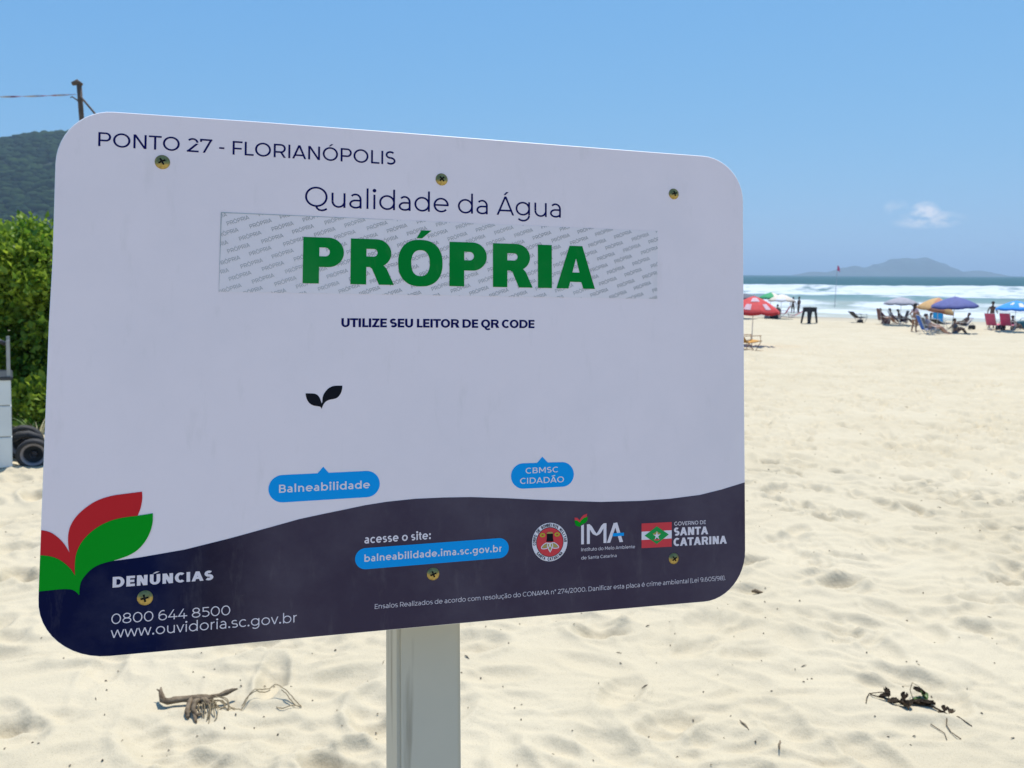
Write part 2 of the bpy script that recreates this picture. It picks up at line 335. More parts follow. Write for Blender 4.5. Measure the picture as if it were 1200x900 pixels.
# ------------------------------------------------------------------ far island and forested hill
M_island = mat('island_scrub', (.035, .06, .045), .9, .35, .02, .5, .06, bd=8)
def island():
    D = 4500; nx, ny = 160, 26
    def px2x(px): return (px - 600) / 900 * D
    kx = np.array([925, 934, 940, 948, 958, 968, 975, 985, 994, 1002, 1010, 1020, 1029, 1040, 1054, 1066, 1078, 1088, 1096, 1104, 1112, 1122, 1134, 1140, 1148, 1153])
    kh = np.array([-2, .8, 2.6, 4.5, 4.2, 3.8, 6, 9.5, 11, 10.2, 8.5, 12.5, 14.5, 19, 20.6, 19.8, 20.4, 17, 13.8, 9.5, 5.5, 4.2, 6.3, 6.6, 4, -2]) * D / 900
    xs = np.linspace(925, 1153, nx); h = np.interp(xs, kx, kh); ys = np.linspace(-1, 1, ny)
    Xg, Yg = np.meshgrid(px2x(xs), ys, indexing='ij'); H = np.repeat(h[:, None], ny, 1)
    prof = np.clip(1 - np.abs(Yg) ** 1.6, 0, 1)
    Zg = SEA - 2 + (H + 2 - SEA * 0) * prof + prof * fbm(Xg / 60, Yg * 6, 4, 51) * 9 * np.clip(H / 60, 0, 1)
    return grid_mesh('island', Xg, D + Yg * 260, Zg, close=False)
me = island(); me.materials.append(M_island); tag(link('island', me), kind='structure')
def hill_h(x, y):
    def b(cx, cy, sx, sy, h): return h * np.exp(-((x - cx) / sx) ** 2 / 2 - ((y - cy) / sy) ** 2 / 2)
    n = fbm(x / 130, y / 130, 4, 61)
    z = (b(-420, 830, 230, 150, 146) ** 4 + b(-860, 980, 230, 190, 135) ** 4 + b(-1300, 1000, 280, 220, 190) ** 4) ** .25
    return z * (1 + .05 * n) - 6 + np.clip(n, -1, 1) * 3
hx = np.linspace(-1900, 160, 150); hy = np.linspace(420, 1500, 80)
HX, HY = np.meshgrid(hx, hy, indexing='ij')
me = grid_mesh('hill', HX, HY, np.maximum(hill_h(HX, HY), -4) + 1.5, close=False)
M_hill = mat('hill_undergrowth', (.022, .042, .018), .95, .3, .05)
me.materials.append(M_hill); tag(link('hill', me), kind='structure')
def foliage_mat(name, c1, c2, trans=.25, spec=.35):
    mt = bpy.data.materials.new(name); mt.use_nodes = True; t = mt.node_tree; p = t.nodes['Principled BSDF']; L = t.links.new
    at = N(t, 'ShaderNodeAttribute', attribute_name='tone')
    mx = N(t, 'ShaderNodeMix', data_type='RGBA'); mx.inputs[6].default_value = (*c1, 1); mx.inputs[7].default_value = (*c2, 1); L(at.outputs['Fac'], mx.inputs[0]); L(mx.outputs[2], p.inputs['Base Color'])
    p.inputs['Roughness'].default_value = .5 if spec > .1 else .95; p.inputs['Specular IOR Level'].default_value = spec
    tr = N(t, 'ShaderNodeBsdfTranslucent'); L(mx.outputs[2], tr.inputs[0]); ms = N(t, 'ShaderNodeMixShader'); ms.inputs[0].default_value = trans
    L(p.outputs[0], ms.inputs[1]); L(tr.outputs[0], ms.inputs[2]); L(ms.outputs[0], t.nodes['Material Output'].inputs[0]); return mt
def tri_soup(name, V, Fc, tone, mt, parent=None, smooth=False):
    me = bpy.data.meshes.new(name); V = np.asarray(V, np.float32); Fc = np.asarray(Fc, np.int32); k = Fc.shape[1]
    me.vertices.add(len(V)); me.vertices.foreach_set('co', V.ravel()); me.loops.add(Fc.size); me.loops.foreach_set('vertex_index', Fc.ravel())
    me.polygons.add(len(Fc)); me.polygons.foreach_set('loop_start', np.arange(0, Fc.size, k, dtype=np.int32))
    if smooth: me.polygons.foreach_set('use_smooth', np.ones(len(Fc), bool))
    me.update(calc_edges=True); a = me.attributes.new('tone', 'FLOAT', 'POINT'); a.data.foreach_set('value', np.asarray(tone, np.float32)); me.materials.append(mt)
    return link(name, me, parent)
def ico(sub):
    bm = bmesh.new(); bmesh.ops.create_icosphere(bm, subdivisions=sub, radius=1); bm.verts.index_update()
    v = np.array([q.co[:] for q in bm.verts]); f = np.array([[q.index for q in x.verts] for x in bm.faces]); bm.free(); return v, f
def forest():
    iv, jf = ico(2); V = []; T = []; Fs = []; nv = len(iv); k = 0
    pts = []
    for i in range(19000):
        x = rng.uniform(-780, 150) if i < 17500 else rng.uniform(-1700, -780); y = rng.uniform(520, 960); pts.append((x, y))
    for x, y in pts:
        z = float(hill_h(np.float64(x), np.float64(y)))
        if z < 1.5: continue
        r = rng.uniform(3.2, 6.0); d = 1 + .15 * rng.normal(size=(nv, 1)).clip(-1.6, 1.6)
        V.append(iv * d * np.array([r, r, r * .62]) + np.array([x, y, z + 1.5 + r * .1])); T += [float(np.clip(.45 + .8 * perlin(np.array([x / 45]), np.array([y / 45 + z / 30]), 81)[0] + rng.normal(0, .14), 0, 1))] * nv; Fs.append(jf + k * nv); k += 1
    return tri_soup('forest', np.concatenate(V), np.concatenate(Fs), T, foliage_mat('forest_canopy', (.012, .030, .013), (.036, .066, .022), .1, .02), None, True)
tag(forest(), kind='stuff', label='dark green forest covering the hill behind the beach')

# ------------------------------------------------------------------ dune shrubs
M_bark = mat('shrub_bark', (.12, .09, .06), .9, .3, 20, .6, 60)
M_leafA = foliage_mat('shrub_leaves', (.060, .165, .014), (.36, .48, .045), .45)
def shrub(cx, cy, rx, ry, h, n, label, seed):
    g = np.random.default_rng(seed); z0 = float(base_z(cx, cy)) - .02
    root = empty('dune_shrub', (cx, cy, z0), label=label, cat='shrub', group='shrubs along the dune')
    st = MB(); tips = []
    for i in range(11):
        a = g.uniform(0, 6.28); r = g.uniform(.3, .85); hh = h * g.uniform(.55, .92)
        tip = Vector((rx * r * math.cos(a), ry * r * math.sin(a), hh)); tips.append(tip)
        b = Vector((g.normal(0, .12), g.normal(0, .12), 0)); mid = b.lerp(tip, .5) + Vector((g.normal(0, .08), g.normal(0, .08), .1))
        st.tube([b, b.lerp(mid, .5) + Vector((g.normal(0, .03), 0, 0)), mid, mid.lerp(tip, .5), tip], [.03, .026, .02, .013, .005], 6, jit=.1)
    for i, o in enumerate([1]): st.build('stem', M_bark, root, True)
    # leaf positions: lumpy shell of leaf clusters
    ncl = n // 26; d = g.normal(size=(ncl, 3)); d /= np.linalg.norm(d, axis=1)[:, None]
    lump = 1 + .08 * np.sin(d[:, 0] * 7 + seed) * np.cos(d[:, 1] * 6) + .05 * np.sin(d[:, 2] * 9 + seed) + .05 * g.normal(size=ncl)
    rad = (1 - .5 * g.uniform(0, 1, ncl) ** 1.5) * lump
    d = d / (np.abs(d) ** 4).sum(1)[:, None] ** .25 * .92
    c = d * rad[:, None] * np.array([rx, ry, h * .52]) + np.array([0, 0, h * .47]); c[:, 2] = np.abs(c[:, 2]) * .985 + .03
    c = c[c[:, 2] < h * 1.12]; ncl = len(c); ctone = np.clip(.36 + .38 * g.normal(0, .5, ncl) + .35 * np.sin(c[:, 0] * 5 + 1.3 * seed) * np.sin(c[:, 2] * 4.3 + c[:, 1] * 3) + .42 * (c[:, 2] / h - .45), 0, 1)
    P = np.repeat(c, 26, 0) + g.normal(0, .062, (ncl * 26, 3)); m_ = len(P)
    outw = P - np.array([0, 0, h * .35]); outw /= np.linalg.norm(outw, axis=1)[:, None]
    ax = outw * .5 + g.normal(0, .55, (m_, 3)) + np.array([0, 0, .25]); ax /= np.linalg.norm(ax, axis=1)[:, None]
    sd_ = np.cross(ax, g.normal(size=(m_, 3))); sd_ /= np.linalg.norm(sd_, axis=1)[:, None]; nn = np.cross(ax, sd_)
    Ln = g.uniform(.035, .075, (m_, 1)) * np.where(g.uniform(size=(m_, 1)) < .25, 1.7, 1); Wn = Ln * g.uniform(.26, .40, (m_, 1))
    v0 = P; v1 = P + ax * Ln * .5 + sd_ * Wn + nn * Wn * .35; v2 = P + ax * Ln - nn * Ln * .12; v3 = P + ax * Ln * .5 - sd_ * Wn + nn * Wn * .35
    V = np.stack([v0, v1, v2, v3], 1).reshape(-1, 3); V[:, 2] = np.maximum(V[:, 2], .01)
    k = np.arange(m_) * 4; Fc = np.concatenate([np.stack([k, k + 1, k + 2], 1), np.stack([k, k + 2, k + 3], 1)])
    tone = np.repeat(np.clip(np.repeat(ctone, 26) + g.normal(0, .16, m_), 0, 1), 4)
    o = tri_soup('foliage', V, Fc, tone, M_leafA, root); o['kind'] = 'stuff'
shrub(-5.62, 9.25, 1.05, .95, 2.38, 58000, 'tall leafy dune shrub just behind the white handcart', 3)
shrub(-4.25, 9.55, .95, .9, 2.30, 30000, 'dune shrub to the right of the handcart, mostly behind the sign', 4)
shrub(-7.35, 9.2, 1.1, 1.0, 2.42, 26000, 'dune shrub to the left of the tall one, outside the cart', 5)
shrub(-5.1, 8.3, .36, .30, .50, 5000, 'low bush at the foot of the tall dune shrub by the wheel', 6)

# dry grass blades arching behind the wheel
M_straw = mat('dry_straw', (.42, .38, .22), .8, .2, 30)
M_grassg = mat('green_blade', (.10, .17, .04), .6, .3, 20)
def grass_tuft(cx, cy, n, h, label, seed, mt):
    g = random.Random(seed); z = float(base_z(cx, cy)); root = empty('grass_tuft', (cx, cy, z), label=label, cat='grass tuft')
    for i in range(n):
        a = g.uniform(0, 6.28); L = h * g.uniform(.6, 1.1); c, s_ = math.cos(a), math.sin(a); pts = []; lean = g.uniform(.35, .9)
        for k in range(7):
            t = k / 6; pts.append(Vector((c * L * lean * t * t, s_ * L * lean * t * t, L * (t - .45 * lean * t ** 2.2))))
        v = []; f = []
        for k, p in enumerate(pts):
            ww = .006 * (1 - (k / 6) ** 2) + .0008; v += [p + Vector((-s_, c, 0)) * ww, p - Vector((-s_, c, 0)) * ww + Vector((0, 0, .001))]
            if k: b = 2 * k; f.append((b - 2, b, b + 1, b - 1))
        MB().add(v, f).build('blade', mt, root)
grass_tuft(-4.62, 7.35, 16, .42, 'tuft of pale dry grass arching beside the black wheel', 5, M_straw)
grass_tuft(-4.95, 7.75, 18, .32, 'small green grass tuft at the foot of the shrub', 9, M_grassg)

# ------------------------------------------------------------------ wooden mast with barrier tape
M_wood = mat('weathered_wood', (.10, .075, .06), .9, .35, 14, .8, 30)
M_tape = mat('tape_white', (.30, .30, .36), .5, .1, 4)
M_taper = mat('tape_red', (.26, .10, .13), .5, .1, 4)
def mast(x, y, h, label, seed):
    g = random.Random(seed); z = float(base_z(x, y)); root = empty('wooden_mast', (x, y, z), label=label, cat='pole', group='wooden masts on the dune')
    pts = []; rs_ = []
    for k in range(14):
        t = k / 13; pts.append((g.uniform(-.015, .015) - .0 * t, g.uniform(-.015, .015), h * t - .3 * (1 - t))); rs_.append(.052 - .016 * t + g.uniform(-.004, .004))
    MB().tube(pts, rs_, 9, jit=.07).build('shaft', M_wood, root, True)
    MB().tube([(-.02, 0, h - .28), (-.10, -.02, h - .22), (-.13, -.02, h - .24)], [.014, .011, .008], 6, jit=.1).build('snag', M_wood, root, True)
    MB().tube([(-.09, 0, h - .02), (0, 0, h + .01), (.06, 0, h - .03)], [.03, .045, .03], 6, jit=.15).build('mast_top', M_wood, root, True)
    return root
MX, MY = -7.05, 13.0; mz = float(base_z(MX, MY)); MH = 1.6 + .2385 * 13 - mz - .07
mast(MX, MY, MH, 'rough dark wooden mast rising behind the top left corner of the sign', 2)
mast(MX - 4.0, MY + .4, MH - .35, 'wooden mast farther left that holds the far end of the tape', 3)
def tape(p, q, sag, label, n=60, tw=9.0, wd=.014, taut=False):
    v = []; f = []; mi = []
    for k in range(n + 1):
        t = k / n; c = Vector(p).lerp(Vector(q), t) - Vector((0, 0, sag * 4 * t * (1 - t))); a = t * tw * math.pi
        d = (Vector(q) - Vector(p)).normalized(); s_ = d.cross(Vector((0, 0, 1))).normalized(); u_ = s_.cross(d)
        o = (s_ * math.cos(a) + u_ * math.sin(a)) * wd; nrm = d.cross(o).normalized() * .0015
        v += [c + o + nrm, c - o + nrm, c - o - nrm, c + o - nrm]
        if k:
            b = 4 * k; f += [(b - 4 + i, b + i, b + (i + 1) % 4, b - 4 + (i + 1) % 4) for i in range(4)]; mi += [1 if (k // 4) % 2 else 0] * 4
    return tag(link('barrier_tape', mesh('barrier_tape', v, f, [M_tape, M_taper], False, mi)), label=label, cat='barrier tape')
tz = 1.6 + .218 * 13.0
tape((MX - 4.0, MY + .35, tz + .12), (MX - .01, MY - .07, tz), .06, 'red and white twisted tape strung leftwards from the mast')
rope = MB().tube([Vector((MX + .02, MY - .02, tz)).lerp(Vector((MX + 3.9, MY - .3, float(base_z(MX + 3.9, MY - .3)))), t / 10) for t in range(11)], .017, 6)
tag(rope.build('guy_rope', M_wood, None, True), label='dark guy rope slanting down from the mast to behind the sign', cat='rope')

# ------------------------------------------------------------------ handcart at the left edge
M_panel = mat('cart_panel_white', (.66, .70, .69), .45, .06, 3, .1, 8)
M_steel = mat('galvanised_post', (.33, .35, .34), .5, .15, 12, metal=.4)
M_black = mat('black_rubber', (.018, .018, .02), .7, .3, 30, .3, 80)
M_rim = mat('grey_rim', (.20, .19, .20), .45, .15, 10, metal=.3)
M_dark = mat('dark_plastic', (.03, .035, .04), .5, .2, 10)
def cart():
    z = float(base_z(-4.6, 6.7)); r = empty('handcart', (-4.714, 6.477, z), R(33), label='white panelled handcart with grey posts and black wheels by the dune', cat='cart'); r.rotation_euler = (0, R(3.2), R(33))
    # local: right side at x=+.33, front at y=-.27
    zz = .03
    for k, h in enumerate((.27, .27, .225)):
        MB().box((-.13, 0, zz + h / 2), (.92, .54, h - .006), bev=.006).build('panel', M_panel, r); zz += h
    MB().box((-.13, 0, .405), (.90, .52, .74)).build('body_core', M_dark, r)
    MB().box((-.13, 0, .803), (.95, .57, .028), bev=.006).build('top_rim', M_dark, r)
    for x, y in ((.315, -.25), (-.12, -.25), (-.56, -.25), (.315, .25), (-.56, .25)):
        MB().box((x, y, .97), (.028, .028, .31), bev=.003).build('post', M_steel, r)
    hp = [(.05 + .13 * math.cos(a) * (1 if a < 2 else 1), -.2, .83 + .26 * math.sin(a)) for a in np.linspace(0, math.pi, 12)]
    MB().tube(hp, .028, 8).build('handle', M_dark, r, True)
    MB().tube([(-.04, -.18, .82), (.02, -.16, .95), (.10, -.16, 1.08), (.22, -.17, 1.13), (.30, -.2, 1.09)], .02, 7).build('strap', M_dark, r, True)
    MB().tube([(.30, .25, .15), (.45, .1, .14), (.485, -.2, .135)], .018, 6).build('axle', M_black, r)
    def wheel(c, rad):
        w = empty('wheel'); w.parent = r; w.location = c
        Mx = Matrix.Rotation(R(90), 3, 'X') @ Matrix.Identity(3); Mx = Matrix.Rotation(R(-8), 3, 'Z') @ Mx
        tp = [(rad * .70, -.03), (rad * .74, -.042), (rad * .9, -.042), (rad * .985, -.03), (rad, 0), (rad * .985, .03), (rad * .9, .042), (rad * .74, .042), (rad * .70, .03), (rad * .70, -.03)]
        MB().lathe(tp, n=40, M=Mx).build('tyre', M_black, w, True)
        MB().lathe([(rad * .72, -.036), (rad * .72, -.044), (rad * .60, -.046), (rad * .56, -.030), (rad * .56, .03), (rad * .72, .036)], n=40, M=Mx).build('rim', M_rim, w, True)
        MB().lathe([(rad * .57, .0), (rad * .57, -.008), (rad * .22, -.018), (rad * .18, -.03)], n=30, M=Mx).build('disc', M_dark, w, True)
        MB().lathe([(rad * .19, .03), (rad * .19, -.034), (rad * .13, -.042), (0.001, -.044)], n=20, M=Mx).build('hub', M_rim, w, True)
    wheel((.485, -.25, .135), .135); wheel((.42, .12, .17), .16)
    MB().tube([(.33, -.12, .25), (.38, -.13, .285), (.45, -.13, .29), (.53, -.14, .26), (.57, -.14, .20)], [.03, .035, .035, .03, .02], 8).build('mudguard', M_black, r, True)
cart()

# ------------------------------------------------------------------ 2-D shapes for the printed sign
def ccw(p):
    s_ = sum(p[i - 1][0] * p[i][1] - p[i][0] * p[i - 1][1] for i in range(len(p))); return list(p) if s_ > 0 else list(p)[::-1]
def compact(vs, fs):
    used = sorted({i for f in fs for i in f}); mp_ = {o: k for k, o in enumerate(used)}
    return [vs[i] for i in used], [tuple(mp_[i] for i in f) for f in fs]
def union(pos, neg=(), eps=1e-6):
    polys = [ccw(p) for p in list(pos) + list(neg) if len(p) > 2]; vs = []; fs = []
    for p in polys:
        fs.append(list(range(len(vs), len(vs) + len(p)))); vs += [Vector((float(q[0]), float(q[1]))) for q in p]
    ov, oe, of, _, _, orf = delaunay_2d_cdt(vs, [], fs, 1, eps, True)
    np_ = len(list(pos)); keep = [f for f, o in zip(of, orf) if o and all(i < np_ for i in o)]
    return compact([(v.x, v.y) for v in ov], keep)
def arc(x0, x1, y0, y1, a0, a1, W, H, n=None):
    cx, cy, rx, ry = (x0 + x1) / 2, (y0 + y1) / 2, (x1 - x0) / 2 - W / 2, (y1 - y0) / 2 - H / 2
    n = n or max(6, int(abs(a1 - a0) / 9)); return [(cx + rx * math.cos(R(a0 + (a1 - a0) * k / n)), cy + ry * math.sin(R(a0 + (a1 - a0) * k / n))) for k in range(n + 1)]
def pen(pts, W, H):
    L = []; Rr = []; n = len(pts); closed = math.dist(pts[0], pts[-1]) < 1e-6
    for i, p in enumerate(pts):
        a = pts[i - 1] if i else (pts[-2] if closed else p); b = pts[i + 1] if i < n - 1 else (pts[1] if closed else p)
        dx, dy = b[0] - a[0], b[1] - a[1]; l = math.hypot(dx, dy) or 1; nx, ny = -dy / l * W / 2, dx / l * H / 2
        L.append((p[0] + nx, p[1] + ny)); Rr.append((p[0] - nx, p[1] - ny))
    return [[L[i], L[i + 1], Rr[i + 1], Rr[i]][::-1] for i in range(n - 1)]
def glyph(c, W, H):
    """letters of a geometric sans, cap height 1; W and H are the stem and bar weights; returns width, shapes, side bearings"""
    X, AS = .75, 1.06; P = []; cut = []; st = .135 - .12 * W; ro = .075 - .05 * W; di = .012
    def V(x, y0=0, y1=1): P.append([(x, y0), (x + W, y0), (x + W, y1), (x, y1)])
    def Hb(x0, x1, y): x1 += .012 if c in 'PRBDÓO' else 0; P.append([(x0, y), (x1, y), (x1, y + H), (x0, y + H)])
    def S(pts): P.extend(pen(pts, W, H))
    def A(x0, x1, y0, y1, a0, a1): S(arc(x0, x1, y0, y1, a0, a1, W, H))
    def G(x1, y1, x2, y2, k=.97):
        t = W * math.hypot(x2 - x1, y2 - y1) / abs(y2 - y1) * k / 2
        for _ in range(3):
            q = math.hypot(x2 - x1, y2 - y1) / abs(y2 - y1); t = W * q * k / 2
        P.append([(x1 - t, y1), (x1 + t, y1), (x2 + t, y2), (x2 - t, y2)][::1 if y2 > y1 else -1])
    def dot(cx, cy, r): P.append([(cx + r * math.cos(k * math.pi / 8), cy + r * math.sin(k * math.pi / 8)) for k in range(16)])
    def acute(cx, y): t = .035 + W * .42; P.append([(cx - t * 1.3, y), (cx - t * .1, y), (cx + t * 2.3, y + .17), (cx + t * .55, y + .17)])
    base = {'Á': 'A', 'Ó': 'O', 'Ú': 'U', 'Ã': 'A', 'é': 'e', 'ç': 'c', 'ã': 'a'}.get(c, c); b = base; lb = rb = st
    def bowl(x0, xr, y0, y1, rx):
        n_ = 18; ym = (y0 + y1) / 2; ry = (y1 - y0) / 2; return [(x0, y0)] + [(xr - rx + rx * math.cos(R(-90 + 180 * k / n_)), ym + ry * math.sin(R(-90 + 180 * k / n_))) for k in range(n_ + 1)] + [(x0, y1)]
    if b == 'A' and W > .31:
        P += [[(0, 0), (.285, 0), (.33, .155), (.60, .155), (.645, 0), (.93, 0), (.63, 1), (.32, 1)], ('-', [(.385, .375), (.56, .375), (.475, .71)])]; return .93, P, di, di
    if b == 'O' and W > .31:
        def sup(x0, x1, y0, y1, e_=2.35): return [((x0 + x1) / 2 + (x1 - x0) / 2 * math.copysign(abs(math.cos(t)) ** (2 / e_), math.cos(t)), (y0 + y1) / 2 + (y1 - y0) / 2 * math.copysign(abs(math.sin(t)) ** (2 / e_), math.sin(t))) for t in [k * math.pi / 28 for k in range(56)]]
        P += [sup(0, .97, -.02, 1.02), ('-', sup(.283, .688, .21, .79))]
        if c == 'Ó': P.append([(.395, 1.055), (.515, 1.055), (.72, 1.235), (.50, 1.235)])
        return .97, P, ro, ro
    if b in 'PR' and W > .2:
        wd = .84 if b == 'P' else .92; bw = .84 if b == 'P' else .86; y0 = .36 if b == 'P' else .385
        V(0); P.append(bowl(W * .5, bw, y0, 1, .32)); P.append(('-', bowl(W, bw - W * .88, y0 + H * .98, 1 - H * .92, (1 - y0 - H * 1.9) / 2)))
        if b == 'R': P.append(ccw([(.60, 0), (.92, 0), (.76, .36), (.70, .42), (.60, .46), (.30, .46), (.30, .385), (.40, .385), (.45, .35)]))
        return wd, P, st, (ro * .8 if b == 'P' else .03)
    if b == ' ': return .34 + .05 * W, [], 0, 0
    if b == 'A':
        wd = .93 + .32 * W; tt = W * .55; G(tt, 0, wd / 2, 1); G(wd - tt, 0, wd / 2, 1); Hb(wd * .2, wd * .8, .20 + .02 * (W > .2)); lb = rb = di
    elif b == 'V': wd = .93 + .3 * W; tt = W * .55; G(wd / 2, 0, tt, 1); G(wd / 2, 0, wd - tt, 1); lb = rb = di
    elif b == 'B': wd = .72 + .35 * W; V(0); m_ = .52; Hb(W * .5, wd * .5, 1 - H); Hb(W * .5, wd * .5, m_ - H / 2); Hb(W * .5, wd * .5, 0); r1 = 1 - m_ + H / 2; A(wd * .93 - r1, wd * .93, m_ - H / 2, 1, -90, 90); r2 = m_ + H / 2; A(wd - r2, wd, 0, r2, -90, 90); Hb(wd * .4, wd * .93 - r1 / 2 + .01, 1 - H); Hb(wd * .4, wd - r2 / 2 + .01, 0); Hb(wd * .4, wd - r2 / 2, m_ - H / 2); rb = ro
    elif b == 'C': wd = 1.12 - .62 * W; A(0, wd, -.01, 1.01, 48, 312); wd *= .90; lb = ro; rb = .03
    elif b == 'G': wd = 1.14 - .62 * W; A(0, wd, -.01, 1.01, 48, 305); V(wd * .93 - W, .14, .52); wd *= .93; lb = ro; rb = st * .9
    elif b == 'D': wd = .93 + .05 * W; V(0); Hb(W * .5, wd - .5, 1 - H); Hb(W * .5, wd - .5, 0); A(wd - 1, wd, 0, 1, -90, 90); rb = ro
    elif b == 'E': wd = .66 + .1 * W; V(0); Hb(W * .5, wd, 1 - H); Hb(W * .5, wd * .93, .5 - H / 2 + .01); Hb(W * .5, wd, 0); rb = .06
    elif b == 'F': wd = .64 + .1 * W; V(0); Hb(W * .5, wd, 1 - H); Hb(W * .5, wd * .92, .46 - H / 2); rb = .03
    elif b == 'I': wd = W; V(0)
    elif b == 'L': wd = .59 + .1 * W; V(0); Hb(W * .5, wd, 0); rb = .02
    elif b == 'M': wd = .93 + .5 * W; V(0); V(wd - W); G(wd / 2, .30 - W * .2, W * .55, 1); G(wd / 2, .30 - W * .2, wd - W * .55, 1)
    elif b == 'N': wd = .79 + .25 * W; V(0); V(wd - W); G(wd - W * .6, 0, W * .6, 1)
    elif b == 'O': wd = 1.16 - .62 * W; A(0, wd, -.012, 1.012, 0, 360); lb = rb = ro
    elif b == 'Q':
        wd = 1.16 - .62 * W; A(0, wd, -.012, 1.012, 0, 360); lb = rb = ro
        S([(wd * .50, .02), (wd * .54, -.08), (wd * .62, -.155), (wd * .74, -.18), (wd * .86, -.155), (wd * .97, -.09)])
    elif b == 'P': wd = .74 + .36 * W; V(0); y0 = .37 - H * .1; r = (1 - y0) / 2; Hb(W * .5, wd - r, 1 - H); Hb(W * .5, wd - r, y0); A(wd - 2 * r, wd, y0, 1, -90, 90); rb = ro * .8
    elif b == 'R':
        wd = .77 + .5 * W; V(0); y0 = .35 - H * .05; r = (1 - y0) / 2; bw = wd - .14 * W; Hb(W * .5, bw - r, 1 - H); Hb(W * .5, bw - r, y0); A(bw - 2 * r, bw, y0, 1, -90, 90)
        G(wd - W * .62, 0, wd - W * .62 - .27, y0 + H * .6); rb = .04
    elif b == 'S': wd = .70 + .2 * W; y = .5; H0 = H; H = H * 1.12; W0 = W; W = W * .95; A(0.01, wd * .97, y - H / 2, 1.01, 40, 270); A(0, wd, -.01, y + H / 2, 90, -140); lb = rb = .05
    elif b == 'T': wd = .80 + .1 * W; Hb(0, wd, 1 - H); V(wd / 2 - W / 2, 0, 1 - H * .5); lb = rb = .015
    elif b == 'U': wd = .82 + .1 * W; V(0, .38); V(wd - W, .38); A(0, wd, -.012, .80, 180, 360); lb = rb = st * .92
    elif b == 'Z': wd = .75 + .1 * W; Hb(.02, wd, 1 - H); Hb(0, wd, 0); G(W * .75, H * .5, wd - W * .75, 1 - H * .5); lb = rb = .05
    elif b == 'H': wd = .8; V(0); V(wd - W); Hb(0, wd, .5)
    # lower case
    elif b == 'a':
        wd = .60 + .16 * W; V(wd - W, 0, X * .62); A(.03 - wd * .03, wd, X - .60, X + .01, 0, 140); P.extend([]); y1 = .44 + .1 * H
        A(0, min(wd, .62), -.01, y1, 90, 270); Hb(.25, wd - W * .5, y1 - H - .0); A(wd - .58 - W * .3, wd + .04, -.01, y1 + .1, 270, 330); Hb(.25, .34, -.01); lb = ro * .9
    elif b in 'bpdq':
        wd = .80 + .05 * W; A(0, wd, -.01, X + .01, 0, 360)
        if b == 'b': V(0, 0, AS); lb = st; rb = ro
        if b == 'p': V(0, -.28, X); lb = st; rb = ro
        if b == 'd': V(wd - W, 0, AS); lb = ro
        if b == 'q': V(wd - W, -.28, X); lb = ro
    elif b == 'c': wd = .78; A(0, wd, -.01, X + .01, 45, 315); wd = .70; lb = ro; rb = .03
    elif b == 'e': wd = .80; A(0, wd, -.01, X + .01, 0, 318); Hb(W * .5, wd - W * .2, X / 2 - H * .55); P[-1] = [(W * .5, X / 2 - H * .5), (wd - W * .05, X / 2 - H * .5), (wd - W * .1, X / 2 + H * .5), (W * .5, X / 2 + H * .5)]; lb = rb = ro
    elif b == 'f': wd = .42; V(.10, 0, .82); A(.10, .10 + .52, .56, 1.07, 180, 85); Hb(0, wd * .95, X - H); lb = rb = .01
    elif b == 'g': wd = .80; A(0, wd, 0.02, X + .01, 0, 360); V(wd - W, .05, X); A(.03, wd, -.30, .36, 0, -140); lb = ro
    elif b == 'h': wd = .68 + .1 * W; V(0, 0, AS); V(wd - W, 0, X - .33); A(0, wd, X - .66, X + .01, 0, 165)
    elif b == 'i': wd = W; V(0, 0, X); dot(W / 2, .96, .045 + W * .5)
    elif b == 'l': wd = W; V(0, 0, AS)
    elif b == 'm':
        k = .62 + .08 * W; wd = 2 * k - W + .0; V(0, 0, X)
